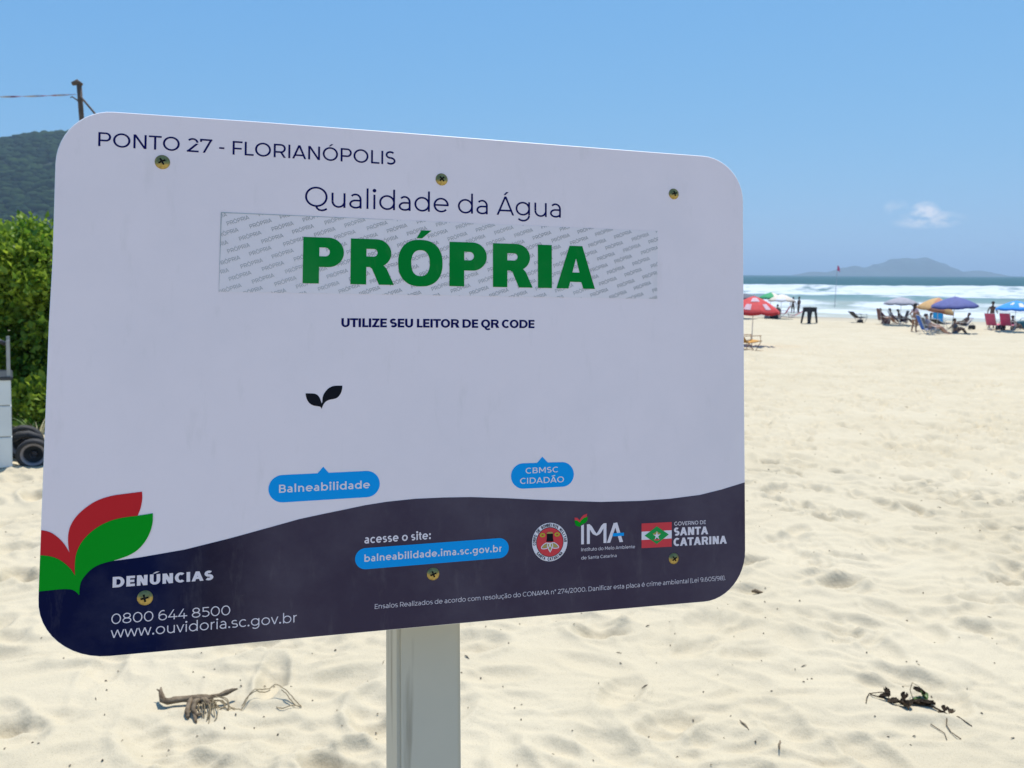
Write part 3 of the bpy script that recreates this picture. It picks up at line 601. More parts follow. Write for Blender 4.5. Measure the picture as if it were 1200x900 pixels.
        for q in (0, k - W): V(q + k - W, 0, X - .30); A(q, q + k, X - .60, X + .01, 0, 165)
    elif b == 'n': wd = .68 + .1 * W; V(0, 0, X); V(wd - W, 0, X - .33); A(0, wd, X - .66, X + .01, 0, 165)
    elif b == 'o': wd = .82; A(0, wd, -.01, X + .01, 0, 360); lb = rb = ro
    elif b == 'r': wd = .40; V(0, 0, X); A(0, .66, X - .62, X + .01, 88, 165); rb = .01
    elif b == 's': wd = .60 + .1 * W; y = X / 2; A(0.01, wd * .97, y - H / 2, X + .01, 38, 270); A(0, wd, -.01, y + H / 2, 90, -140); lb = rb = .04
    elif b == 't': wd = .45; V(.10, .25, .93); A(.10, .62, -.01, .50, 180, 275); Hb(0, wd * .9, X - H); lb = rb = .01
    elif b == 'u': wd = .68 + .1 * W; V(wd - W, 0, X); V(0, .33, X); A(0, wd, -.01, .65, 180, 345)
    elif b == 'v': wd = .70 + .2 * W; G(wd / 2, 0, W * .55, X); G(wd / 2, 0, wd - W * .55, X); lb = rb = di
    elif b == 'w': wd = 1.16 + .2 * W; q = wd / 4; G(q, 0, W * .55, X); G(q, 0, 2 * q, X); G(3 * q, 0, 2 * q, X); G(3 * q, 0, wd - W * .55, X); lb = rb = di
    elif b == 'z': wd = .60; Hb(.02, wd, X - H); Hb(0, wd, 0); G(W * .75, H * .5, wd - W * .75, X - H * .5); lb = rb = .05
    # figures
    elif b == '0': wd = .88; A(0, wd, -.01, 1.01, 0, 360); lb = rb = ro
    elif b == '2': wd = .76; A(0, wd * .97, .38, 1.01, 0, 148); G(W * .6, H * .5, wd * .86, .62, 1.0); Hb(0, wd, 0); lb = rb = .05
    elif b == '4': wd = .88; Hb(0, wd, .22); G(W * .7, .22 + H * .5, wd * .60, 1); V(wd * .66 - W / 2, 0, .56); lb = rb = .03
    elif b == '5': wd = .76; A(-.06, wd, -.01, .64, 100, -140); V(.09, .56 - H * .3, 1); Hb(.09, wd * .92, 1 - H); Hb(.12, .36, .64 - H); lb = rb = .05
    elif b == '6': wd = .80; A(0, wd, -.01, .64, 0, 360); A(0, wd * 1.05, -.01, 1.01, 68, 190); lb = rb = ro
    elif b == '9': wd = .80; A(0, wd, .36, 1.01, 0, 360); A(-wd * .05, wd, -.01, 1.01, -112, 10); lb = rb = ro
    elif b == '7': wd = .80; Hb(0, wd, 1 - H); V(0, .78, 1); G(wd * .32, 0, wd - W * .6, 1 - H * .5); lb = rb = .03
    elif b == '8': wd = .82; A(0, wd, -.01, .55, 0, 360); A(.06, wd - .06, .51 - H * .5, 1.01, 0, 360); lb = rb = ro
    elif b == '3': wd = .74; A(0, wd, -.01, .56, -140, 90); A(0, wd * .95, .5, 1.01, -90, 140)
    elif b == '.': wd = .10 + W; dot(wd / 2, .045 + W * .45, .045 + W * .45); lb = rb = .06
    elif b == ':': wd = .10 + W; dot(wd / 2, .045 + W * .45, .045 + W * .45); dot(wd / 2, .62, .045 + W * .45); lb = rb = .06
    elif b == '-': wd = .34; Hb(0, wd, .36); lb = rb = .08
    elif b == '/': wd = .42; G(.03, -.14, .40, 1.1); lb = rb = 0
    elif b == '(': wd = .25; S([(.25 - W * .5 + .16 * ((t / 8 - 0) ** 2) - .16 + .0, .46 + .62 * t / 8) for t in range(-8, 9)]); lb = rb = .05
    elif b == ')': wd = .25; S([(W * .5 + .16 - .16 * (t / 8) ** 2, .46 + .62 * t / 8) for t in range(-8, 9)]); lb = rb = .05
    elif b == 'º': wd = .36; A(0, wd, .62, 1.0, 0, 360); lb = rb = .04
    else: raise ValueError(c)
    if c in 'ÁÓÚ': acute(wd / 2, 1.07)
    if c == 'é': acute(wd / 2, X + .10)
    if c in 'Ãã':
        y = 1.16 if c == 'Ã' else X + .2; S([(wd / 2 + .26 * (t / 6) - .0, y + .045 * math.sin(t / 6 * math.pi)) for t in range(-6, 7)])
    if c == 'ç': S([(wd * .56, 0), (wd * .54, -.08), (wd * .64, -.13), (wd * .62, -.22), (wd * .46, -.25)])
    return wd, P, lb, rb
_gc = {}
def glyph_tris(c, W, H):
    k = (c, W, H)
    if k not in _gc:
        wd, P, lb, rb = glyph(c, W, H); _gc[k] = (wd, union([p for p in P if p[0] != '-'], [p[1] for p in P if p[0] == '-']) if P else ([], []), lb, rb)
    return _gc[k]
def text_shape(txt, W, H, track=0.0):
    x = 0; vs = []; fs = []; last = 0
    for i, c in enumerate(txt):
        wd, (gv, gf), lb, rb = glyph_tris(c, W, H); x += lb if i else 0; b = len(vs)
        vs += [(px + x, py) for px, py in gv]; fs += [tuple(q + b for q in f) for f in gf]; x += wd; last = x; x += rb + track
    return last, vs, fs
# the sign's own frame: x to its right, y up its face, z out of the face
SO = Vector((-.06711753, .65878619, 1.5106104)); SU = Vector((.96938792, .24345258, -.03190469)); SV = Vector((-.01415074, .18511845, .98261433)); SN = SU.cross(SV)
sign = empty('information_sign', label='white water quality sign on a grey post with green PRÓPRIA lettering', cat='sign')
m = Matrix((SU, SV, SN)).transposed().to_4x4(); m.translation = SO; sign.matrix_world = m

def print_mat(name, col, rough=.42, var=.02, col2=None):
    return mat(name, col, rough, var, 9,   .015, 900, spec=.07, col2=col2, bd=.0003)
M_face = print_mat('sign_face_white', (.90, .785, .785), .40, .012)
M_edge = mat('sign_edge', (.75, .76, .78), .5, .05, 20)
M_navy = print_mat('ink_navy_text', (.006, .006, .085))
M_blackink = print_mat('ink_black', (.010, .010, .014))
M_green = print_mat('ink_green', (.0, .215, .028))
M_greenleaf = print_mat('ink_leaf_green', (.0, .31, .012))
M_red = print_mat('ink_leaf_red', (.60, .022, .026))
M_blue = print_mat('ink_blue', (.004, .33, .78))
M_lt = print_mat('ink_white_text', (.80, .72, .74))
M_badge = print_mat('ink_emblem_white', (.80, .74, .76))
M_flagred = print_mat('ink_flag_red', (.68, .06, .07))
M_flaggreen = print_mat('ink_flag_green', (.02, .32, .07))
M_gold = print_mat('ink_gold', (.45, .34, .10))
M_pale = print_mat('ink_pale_sticker', (.85, .77, .765), .5, .02)
M_wm = print_mat('ink_watermark', (.42, .42, .41), .5, .25)
def wear(mt, amt=.10):
    t = mt.node_tree; p = t.nodes['Principled BSDF']; src = p.inputs['Base Color'].links[0].from_socket; c = N(t, 'ShaderNodeTexCoord')
    def layer(src, scl, size, lo, hi, col, k):
        mp = N(t, 'ShaderNodeMapping'); mp.inputs['Scale'].default_value = scl; t.links.new(c.outputs['Object'], mp.inputs[0])
        n_ = N(t, 'ShaderNodeTexNoise'); n_.inputs['Scale'].default_value = size; n_.inputs['Detail'].default_value = 8; n_.inputs['Roughness'].default_value = .65; t.links.new(mp.outputs[0], n_.inputs['Vector'])
        mr = N(t, 'ShaderNodeMapRange'); mr.inputs[1].default_value = lo; mr.inputs[2].default_value = hi; mr.inputs[4].default_value = k; t.links.new(n_.outputs['Fac'], mr.inputs[0])
        mx = N(t, 'ShaderNodeMix', data_type='RGBA'); mx.inputs[7].default_value = (*col, 1); t.links.new(src, mx.inputs[6]); t.links.new(mr.outputs[0], mx.inputs[0]); return mx.outputs[2]
    s1 = layer(src, (1, 1, 1), 5, .45, .75, (.62, .58, .60), amt * 1.6); s2 = layer(s1, (1, .25, 1), 60, .58, .75, (.55, .5, .45), amt * 1.2); s3 = layer(s2, (1, 1, 1), 260, .70, .76, (.40, .36, .32), amt * 3)
    t.links.new(s3, p.inputs['Base Color'])
wear(M_face, .15); wear(M_green, .03); wear(M_pale, .16)
def band_mat():     # colour ramp: navy at the left end, plum along the rest of the band
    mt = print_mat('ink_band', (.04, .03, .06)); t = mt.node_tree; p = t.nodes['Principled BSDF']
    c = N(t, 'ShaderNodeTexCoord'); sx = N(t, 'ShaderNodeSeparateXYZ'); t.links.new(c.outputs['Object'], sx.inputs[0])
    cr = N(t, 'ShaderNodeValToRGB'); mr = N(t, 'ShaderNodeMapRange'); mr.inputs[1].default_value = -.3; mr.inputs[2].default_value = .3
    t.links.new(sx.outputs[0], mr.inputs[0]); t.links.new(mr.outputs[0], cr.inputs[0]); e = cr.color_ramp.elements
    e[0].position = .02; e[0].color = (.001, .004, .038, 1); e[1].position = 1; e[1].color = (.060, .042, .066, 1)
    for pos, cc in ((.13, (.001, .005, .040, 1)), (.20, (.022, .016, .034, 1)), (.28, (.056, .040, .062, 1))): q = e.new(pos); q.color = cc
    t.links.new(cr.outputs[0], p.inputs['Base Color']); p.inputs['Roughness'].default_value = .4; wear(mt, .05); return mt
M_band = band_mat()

# outline of the sheet (its corners rounded, very slightly out of square)
def qb(p0, p1, p2, n=10): return [((1 - t) ** 2 * p0[0] + 2 * t * (1 - t) * p1[0] + t * t * p2[0], (1 - t) ** 2 * p0[1] + 2 * t * (1 - t) * p1[1] + t * t * p2[1]) for t in [k / n for k in range(n + 1)]]
def corner(a, c, b, n=12):       # near-circular arc between a and b, c the sharp corner
    k = .5523; p1 = (a[0] + (c[0] - a[0]) * k, a[1] + (c[1] - a[1]) * k); p2 = (b[0] + (c[0] - b[0]) * k, b[1] + (c[1] - b[1]) * k); o = []
    for i in range(n + 1):
        t = i / n; q = 1 - t; o.append((q ** 3 * a[0] + 3 * q * q * t * p1[0] + 3 * q * t * t * p2[0] + t ** 3 * b[0], q ** 3 * a[1] + 3 * q * q * t * p1[1] + 3 * q * t * t * p2[1] + t ** 3 * b[1]))
    return o
OUTL = corner((-.2968, .1665), (-.2962, .2107), (-.2560, .2112)) + [(-.1479, .2127), (-.0206, .2134), (.1, .2137), (.2042, .2141)] \
     + corner((.2613, .2144), (.3037, .2144), (.3030, .1730)) + [(.3025, .1524), (.2990, -.03), (.2981, -.0868)] \
     + corner((.2966, -.1640), (.2957, -.2088), (.2525, -.2091)) + [(.2046, -.2095), (.0748, -.2109), (-.1128, -.2139), (-.2, -.2156)] \
     + corner((-.2540, -.2164), (-.3055, -.2168), (-.3036, -.1690)) + [(-.3018, -.0777), (-.2995, .0403), (-.2977, .0902)]
OUTL = OUTL[::-1]                # counter-clockwise
TH = .003
def sheet(name, shape, z, mt, parent, local_tag=None):
    vs, fs = shape; o = link(name, mesh(name, [(x, y, z) for x, y in vs], fs, mt), parent)
    if local_tag: o['label'] = local_tag
    return o
gv, gf = union([OUTL])
n = len(OUTL); mb = MB(); bev = .0006
ctr = Vector((0, 0))
def inset(p, d): v = Vector(p); return (v.x - math.copysign(d, v.x) if abs(v.x) > .2 else v.x, v.y - math.copysign(d, v.y))
ins = [inset(p, bev) for p in OUTL]
iv, jf = union([ins])
mb.add([(x, y, 0) for x, y in iv], jf, 0); mb.add([(x, y, -TH) for x, y in iv], [f[::-1] for f in jf], 1)
vs = [(x, y, 0) for x, y in ins] + [(x, y, -bev) for x, y in OUTL] + [(x, y, -TH + bev) for x, y in OUTL] + [(x, y, -TH) for x, y in ins]
fs = [(r * n + k, (r + 1) * n + k, (r + 1) * n + (k + 1) % n, r * n + (k + 1) % n) for r in range(3) for k in range(n)]
mb.add(vs, fs, 1)
panel = mb.build('sign_panel', [M_face, M_edge], sign)
z1_, z2_, z3_, z4_, z5_ = .00015, .0003, .00045, .0006, .00075
BANDTOP = [(-.30636, -.16135), (-.27595, -.16328), (-.2757, -.1510), (-.2700, -.1440), (-.2600, -.1400), (-.2510, -.14330), (-.23324, -.14174), (-.20005, -.13728), (-.16601, -.12997), (-.13099, -.12147), (-.11306, -.11703), (-.09600, -.11390), (-.07877, -.11097), (-.05916, -.10753), (-.04067, -.10527), (-.01705, -.10367), (.00671, -.10341), (.03118, -.10389), (.06426, -.10609), (.08900, -.10820), (.11303, -.10994), (.15034, -.11243), (.18952, -.11292), (.21943, -.11203), (.25001, -.10952), (.27286, -.10516), (.30419, -.09756)]
def inner(off=.0004): return [inset(p, off) for p in OUTL]
def clip_to(polys, clips, neg=()):
    """triangles inside some poly and inside every clip outline"""
    allp = list(polys) + list(clips); vs = []; fs = []
    for p in allp + list(neg): fs.append(list(range(len(vs), len(vs) + len(p)))); vs += [Vector(q) for q in p]
    ov, oe, of, _, _, orf = delaunay_2d_cdt(vs, [], fs, 1, 1e-6, True); a = len(polys); b = len(allp)
    keep = [f for f, o in zip(of, orf) if any(i < a for i in o) and all(c in o for c in range(a, b)) and not any(i >= b for i in o)]
    return compact([(v.x, v.y) for v in ov], keep)
band = ccw([(-.35, -.25), (.35, -.25), (.35, -.0865)] + BANDTOP[::-1] + [(-.35, -.1600)])
INN = ccw(inner())
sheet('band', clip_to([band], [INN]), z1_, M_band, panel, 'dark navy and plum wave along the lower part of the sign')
RED = [(-.30421, -.11715), (-.30222, -.11724), (-.29637, -.11877), (-.29131, -.12248), (-.28621, -.12828), (-.28252, -.13528), (-.28361, -.1292), (-.28372, -.12125), (-.28209, -.11417), (-.27784, -.10717), (-.27138, -.10103), (-.26413, -.09616), (-.25386, -.09282), (-.24347, -.09171), (-.23178, -.09048), (-.23142, -.09603), (-.23255, -.10332), (-.23475, -.10925), (-.24327, -.10987), (-.25216, -.11144), (-.26096, -.11509), (-.26894, -.12114), (-.27467, -.12805), (-.27817, -.13662), (-.27878, -.14532), (-.27838, -.15328), (-.2809, -.14837), (-.28455, -.14421), (-.28963, -.13997), (-.29538, -.13729), (-.30392, -.13605)]
GREEN = RED[:17:-1][:0] + [(-.30392, -.13605), (-.29538, -.13729), (-.28963, -.13997), (-.28455, -.14421), (-.2809, -.14837), (-.27838, -.15328), (-.27878, -.14532), (-.27817, -.13662), (-.27467, -.12805), (-.26894, -.12114), (-.26096, -.11509), (-.25216, -.11144), (-.24327, -.10987), (-.23475, -.10925), (-.22375, -.10774), (-.22369, -.11427), (-.22513, -.12154), (-.22883, -.12949), (-.23402, -.13571), (-.23996, -.13945), (-.24589, -.14155), (-.25106, -.14303), (-.25694, -.14415), (-.26351, -.14618), (-.26857, -.14988), (-.27286, -.15519), (-.27497, -.15982), (-.2753, -.16804), (-.27706, -.16571), (-.27997, -.16347), (-.28502, -.16267), (-.29216, -.16285), (-.30492, -.1636)]
def smooth_poly(p, hard, it=2):
    """corner-cutting on all but the listed sharp vertices"""
    hard = set(hard); pts = [(q, i in hard) for i, q in enumerate(p)]
    for _ in range(it):
        o = []; n_ = len(pts)
        for i in range(n_):
            (a, ha), (b, hb), (c, hc) = pts[i - 1], pts[i], pts[(i + 1) % n_]
            if hb: o.append((b, True))
            else: o.append(((b[0] * .75 + a[0] * .25, b[1] * .75 + a[1] * .25), False)); o.append(((b[0] * .75 + c[0] * .25, b[1] * .75 + c[1] * .25), False))
        pts = o
    return [q for q, _ in pts]
sheet('leaf_emblem', clip_to([ccw(smooth_poly(RED, [0, 5, 14, 17, 25, 30]))], [INN]), z2_, M_red, panel, 'red upper leaf shape at the lower left of the sign')
sheet('leaf_emblem', clip_to([ccw(smooth_poly(GREEN, [0, 5, 14, 27, 32]))], [INN]), z3_, M_greenleaf, panel, 'green lower leaf shape at the lower left of the sign')
LEAF = [(-.10778, -.01342), (-.10073, -.01343), (-.09805, -.0147), (-.09632, -.01708), (-.09536, -.01985), (-.09478, -.02183), (-.09421, -.02065), (-.09421, -.01748), (-.09325, -.01432), (-.09152, -.01155), (-.08883, -.00877), (-.08496, -.00698), (-.0779, -.00698), (-.07805, -.00997), (-.07914, -.01355), (-.08109, -.01634), (-.08341, -.01792), (-.08882, -.01877), (-.09152, -.02027), (-.09344, -.02263), (-.09478, -.02638), (-.09566, -.02459), (-.09804, -.02411), (-.1011, -.02377), (-.10415, -.02218), (-.10606, -.01981), (-.1074, -.01665)]
sheet('leaf_mark', union([ccw(smooth_poly(LEAF, [0, 5, 12, 20]))]), z1_, M_blackink, panel, 'small black two-leaf mark in the middle left of the sign')
def lettering(txt, bl, br, tl, tr, W, H, z, mt, label=None, track=0, parent=None):
    wd, vs, fs = text_shape(txt, W, H, track); o = []
    for x, y in vs:
        s_ = x / wd; b = (bl[0] + (br[0] - bl[0]) * s_, bl[1] + (br[1] - bl[1]) * s_); t = (tl[0] + (tr[0] - tl[0]) * s_, tl[1] + (tr[1] - tl[1]) * s_)
        o.append((b[0] + (t[0] - b[0]) * y, b[1] + (t[1] - b[1]) * y))
    return sheet('lettering', (o, fs), z, mt, parent or panel, label or 'printed words ' + txt)
# clear sticker with small grey repeated print, then the large green word
ST = [(-.176, .06933), (.2102, .07446), (.21241, .13884), (-.17451, .13452)]
stk = sheet('sticker', (ST, [(0, 1, 2, 3)]), z1_, M_pale, panel, 'pale rectangular sticker printed all over with small grey words')
bm = bmesh.new(); Wm, wv, wf = text_shape('PRÓPRIA', .15, .13); q = random.Random(4)
ang = R(21); ch = .0033; wl = .0182; kx = wl / Wm
for i in range(-8, 34):
    for j in range(-16, 12):
        ox = -.170 + i * .01745 - j * .0094 + q.uniform(-.0008, .0008); oy = .124 - i * .00085 + j * .01235 * 1.0 - j * 0 + q.uniform(-.0006, .0006)
        oy = .124 - i * .0015 + j * .0122
        if not (-.2 < ox < .215 and .05 < oy < .145): continue
        ca, sa = math.cos(ang), math.sin(ang); nv = [bm.verts.new((ox + x * kx * ca - y * ch * sa, oy + x * kx * sa + y * ch * ca, z2_)) for x, y in wv]
        for f in wf:
            try: bm.faces.new([nv[k] for k in f])
            except ValueError: pass
cx_, cy_ = .018, .104
for k in range(4):
    a, b = Vector(ST[k]), Vector(ST[(k + 1) % 4]); d = (b - a).normalized(); nrm = Vector((d.y, -d.x, 0))
    bmesh.ops.bisect_plane(bm, geom=bm.verts[:] + bm.edges[:] + bm.faces[:], dist=1e-7, plane_co=(a.x, a.y, 0), plane_no=nrm, clear_outer=True)
me = bpy.data.meshes.new('watermark'); bm.to_mesh(me); bm.free(); me.materials.append(M_wm); o = link('watermark', me, panel); o['label'] = 'rows of small slanted grey words PRÓPRIA on the sticker'; o['kind'] = 'stuff'
M_film = mat('sticker_edge', (.42, .47, .47), .5, .2, 60)
eb = MB()
for a, b, wdt in ((ST[3], ST[2], .00035), (ST[3], ST[0], .0004)):
    a = Vector((*a, 0)); b = Vector((*b, 0)); d = (b - a).normalized(); s_ = Vector((-d.y, d.x, 0)) * wdt
    if a.x > 0 or b.x > 0: b = a.lerp(b, .36)
    eb.add([a - s_ + Vector((0, 0, z2_ + .00004)), b - s_ * .2 + Vector((0, 0, z2_ + .00004)), b + s_ * .2 + Vector((0, 0, z2_ + .00004)), a + s_ + Vector((0, 0, z2_ + .00004))], [(0, 1, 2, 3)])
eb.build('sticker_edge', M_film, panel)
lettering('PRÓPRIA', (-.11032, .07852), (.14841, .08192), (-.10978, .11759), (.14868, .12112), .33, .235, z3_, M_green, 'large bold green word PRÓPRIA', track=.0)
lettering('PONTO 27 - FLORIANÓPOLIS', (-.26653, .18252), (-.03299, .18425), (-.26643, .19377), (-.03288, .19587), .135, .12, z1_, M_navy)
lettering('Qualidade da Água', (-.10858, .14374), (.11658, .14633), (-.10841, .1605), (.1168, .16325), .10, .09, z1_, M_navy)
lettering('UTILIZE SEU LEITOR DE QR CODE', (-.07875, .04244), (.09044, .04472), (-.07867, .04995), (.09052, .0521), .25, .205, z1_, M_navy, track=-.075)
def capsule(a, b, r0, r1, tip=None, n=16):
    a, b = Vector(a), Vector(b); t = math.atan2(b.y - a.y, b.x - a.x); pts = []
    for k in range(n + 1): q_ = t - math.pi / 2 + math.pi * k / n; pts.append((b.x + r1 * math.cos(q_), b.y + r1 * math.sin(q_)))
    for k in range(n + 1): q_ = t + math.pi / 2 + math.pi * k / n; pts.append((a.x + r0 * math.cos(q_), a.y + r0 * math.sin(q_)))
    return union([pts] + ([ccw(tip)] if tip else []))
sheet('caption_bubble', capsule((-.12575, -.0916), (-.05800, -.08992), .0112, .0110, [(-.09346, -.07443), (-.0989, -.0808), (-.0880, -.0808)]), z1_, M_blue, panel, 'blue pill with pointer reading Balneabilidade')
lettering('Balneabilidade', (-.1286, -.09485), (-.05532, -.09337), (-.12863, -.08831), (-.0553, -.08707), .185, .16, z2_, M_lt)
sheet('caption_bubble', capsule((.07855, -.08697), (.11480, -.08662), .0112, .0110, [(.09631, -.07034), (.0905, -.0768), (.1027, -.0768)]), z1_, M_blue, panel, 'blue pill with pointer reading CBMSC CIDADÃO')
lettering('CBMSC', (.08068, -.08492), (.1112, -.08447), (.08074, -.0798), (.11127, -.07951), .17, .15, z2_, M_lt)
lettering('CIDADÃO', (.0755, -.09388), (.1163, -.09353), (.07555, -.08869), (.11637, -.08834), .17, .15, z2_, M_lt)
lettering('DENÚNCIAS', (-.25205, -.16389), (-.17864, -.16233), (-.25196, -.1557), (-.17869, -.15482), .30, .235, z2_, M_lt)
lettering('0800 644 8500', (-.25262, -.19183), (-.16572, -.19089), (-.25254, -.184), (-.16577, -.18331), .10, .095, z2_, M_lt)
lettering('www.ouvidoria.sc.gov.br', (-.25298, -.20249), (-.11382, -.20054), (-.2529, -.19441), (-.11384, -.19268), .10, .095, z2_, M_lt)
lettering('acesse o site:', (-.05991, -.13951), (-.00383, -.13844), (-.05983, -.13263), (-.00379, -.13162), .20, .16, z2_, M_lt)
sheet('address_pill', capsule((-.05880, -.15204), (.05600, -.14919), .0088, .0087), z2_, M_blue, panel, 'long blue pill holding the web address')
lettering('balneabilidade.ima.sc.gov.br', (-.05993, -.15462), (.05842, -.15226), (-.05992, -.14888), (.05847, -.14641), .19, .165, z3_, M_lt)
lettering('Ensaios Realizados de acordo com resolução do CONAMA nº 274/2000. Danificar esta placa é crime ambiental (Lei 9.605/98).', (-.05141, -.19421), (.27465, -.18998), (-.05133, -.19033), (.27475, -.18593), .10, .09, z2_, M_lt, 'small printed legal notice along the foot of the sign')
lettering('Instituto do Meio Ambiente', (.13172, -.15584), (.18368, -.15567), (.13177, -.1528), (.18373, -.15281), .12, .11, z2_, M_lt)
lettering('de Santa Catarina', (.13162, -.16321), (.16554, -.16268), (.13166, -.16025), (.16558, -.16006), .12, .11, z2_, M_lt)
lettering('GOVERNO DE', (.22332, -.13709), (.25557, -.13675), (.2234, -.13347), (.25565, -.13333), .15, .13, z2_, M_lt, track=.02)
lettering('SANTA', (.2227, -.14627), (.25783, -.1464), (.22286, -.13872), (.25799, -.13917), .30, .22, z2_, M_lt, track=-.03)
lettering('CATARINA', (.22207, -.15582), (.277, -.1561), (.22222, -.14837), (.27718, -.14867), .30, .22, z2_, M_lt, track=-.03)
# institute mark: I M A with a leaf over the I and a blue bar across the A
def box2(bl, br, tl, tr):
    return lambda x, y: ((bl[0] * (1 - x) + br[0] * x) * (1 - y) + (tl[0] * (1 - x) + tr[0] * x) * y, (bl[1] * (1 - x) + br[1] * x) * (1 - y) + (tl[1] * (1 - x) + tr[1] * x) * y)
im = box2((.13173, -.14968), (.17208, -.14945), (.13199, -.13209), (.17239, -.1316))
P = [[(0, 0), (.065, 0), (.065, 1), (0, .95)], [(.135, 0), (.205, 0), (.205, 1), (.135, 1)], [(.53, 0), (.60, 0), (.60, 1), (.53, 1)]]
P += pen([(.165, .96), (.21, .88), (.28, .62), (.32, .50), (.365, .45), (.41, .50), (.45, .62), (.52, .88), (.565, .96)], .085, .11)
P += [[(.61, 0), (.69, 0), (.845, .93), (.775, 1)], [(.785, .97), (.825, 1), (.86, 1), (1.0, 0), (.915, 0)]]
vs, fs = union(P); sheet('institute_mark', ([im(*p) for p in vs], fs), z2_, M_lt, panel, 'white letters IMA of the institute mark')
sheet('institute_mark', ([im(*p) for p in [(.75, .31), (1.02, .31), (1.02, .47), (.75, .47)]], [(0, 1, 2, 3)]), z3_, M_blue, panel, 'blue bar across the letter A')
lf = box2((.1258, -.1334), (.13775, -.1334), (.1260, -.1232), (.13800, -.1225))
sheet('institute_mark', ([lf(*p) for p in (lambda r: r[0])(union([[(0, .78), (.2, .74), (.40, .52), (.5, .72), (.7, .92), (.98, 1.0), (.96, .75), (.40, .3), (0, .5)][::-1]]))], union([[(0, .78), (.2, .74), (.40, .52), (.5, .72), (.7, .92), (.98, 1.0), (.96, .75), (.40, .3), (0, .5)][::-1]])[1]), z2_, M_flagred, panel, 'red leaf over the letter I')
gl = [(0, .55), (.2, .50), (.40, .30), (.5, .48), (.7, .66), (1.02, .76), (1.0, .45), (.85, .26), (.62, .18), (.45, .05), (.40, -.05), (.3, .0), (.12, .05), (.02, .3)][::-1]
gv_, gf_ = union([gl]); sheet('institute_mark', ([lf(*p) for p in gv_], gf_), z3_, M_greenleaf, panel, 'green leaf over the letter I')
# state flag
fl = box2((.19016, -.15608), (.22025, -.15612), (.19058, -.13355), (.22072, -.13351))
def flp(name, pts, z, mt, lab): vs, fs = union([ccw(pts)]); sheet(name, ([fl(*p) for p in vs], fs), z, mt, panel, lab)
flp('flag_stripe', [(0, .667), (1, .667), (1, 1), (0, 1)], z2_, M_flagred, 'upper red stripe of the state flag')
flp('flag_stripe', [(0, .333), (1, .333), (1, .667), (0, .667)], z2_, M_badge, 'white middle stripe of the state flag')
flp('flag_stripe', [(0, 0), (1, 0), (1, .333), (0, .333)], z2_, M_flagred, 'lower red stripe of the state flag')
flp('flag_diamond', [(.10, .5), (.5, .14), (.90, .5), (.5, .86)], z3_, M_flaggreen, 'green diamond of the state flag')
star = [(.5 + (.13 if k % 2 == 0 else .045) * math.sin(k * math.pi / 5), .47 + (.19 if k % 2 == 0 else .06) * math.cos(k * math.pi / 5)) for k in range(10)]
flp('flag_arms', star, z5_, M_badge, 'white star and wings of the arms'); flp('flag_arms', [(.36, .56), (.44, .60), (.5, .66), (.56, .60), (.64, .56), (.58, .50), (.5, .54), (.42, .50)], z4_, M_gold, None); flp('flag_arms', [(.38, .34), (.62, .34), (.56, .28), (.44, .28)], z4_, M_flagred, None)
# round fire brigade emblem
EC = (.10240, -.14615); ER = .0170
def disc(r, n=48, c=EC): return [(c[0] + r * math.cos(2 * math.pi * k / n) * .965, c[1] + r * math.sin(2 * math.pi * k / n)) for k in range(n)]
def esheet(polys, z, mt, lab=None, neg=()): sheet('round_emblem', union([ccw(list(p)) for p in polys], [ccw(list(p)) for p in neg]), z, mt, panel, lab)
esheet([disc(ER)], z2_, M_badge, 'white ring of the round brigade emblem')
esheet([disc(ER * .745)], z3_, M_flagred, 'red centre of the round brigade emblem')
esheet([disc(ER * .775)], z2_ + .00007, M_blackink)
def ring_text(txt, a_mid, r0, r1, step, flip=False):
    vs = []; fs = []; a = a_mid + (step * (len(txt) - 1) / 2) * (1 if not flip else -1)
    for c in txt:
        wd, (gv, gf), _, _ = glyph_tris(c, .24, .2); b = len(vs)
        for x, y in gv:
            u = (x / max(wd, .5) - .5) * step * .86 * (1 if wd > .5 else .6); rr_ = (r0 + (r1 - r0) * y) if not flip else (r1 - (r1 - r0) * y); t = a - u if not flip else a + u
            vs.append((EC[0] + .965 * rr_ * math.cos(t), EC[1] + rr_ * math.sin(t)))
        fs += [tuple(k + b for k in f) for f in gf]; a += -step if not flip else step
    sheet('lettering', (vs, fs), z3_, M_blackink, panel, 'small black words round the emblem reading ' + txt)
ring_text('CORPO DE BOMBEIROS MILITAR', R(93), ER * .80, ER * .96, R(7.4)); ring_text('SANTA CATARINA', R(-92), ER * .80, ER * .96, R(7.6), True)
e = lambda x, y: (EC[0] + x * ER, EC[1] + y * ER)
esheet([[e(-.20, .02), e(.20, .02), e(.17, .2), e(.17, .42), e(.24, .46), e(-.24, .46), e(-.17, .42), e(-.17, .2)]], z4_, M_blackink, 'dark helmet shape in the emblem')
M_gold2 = print_mat('ink_yellow', (.50, .42, .04))
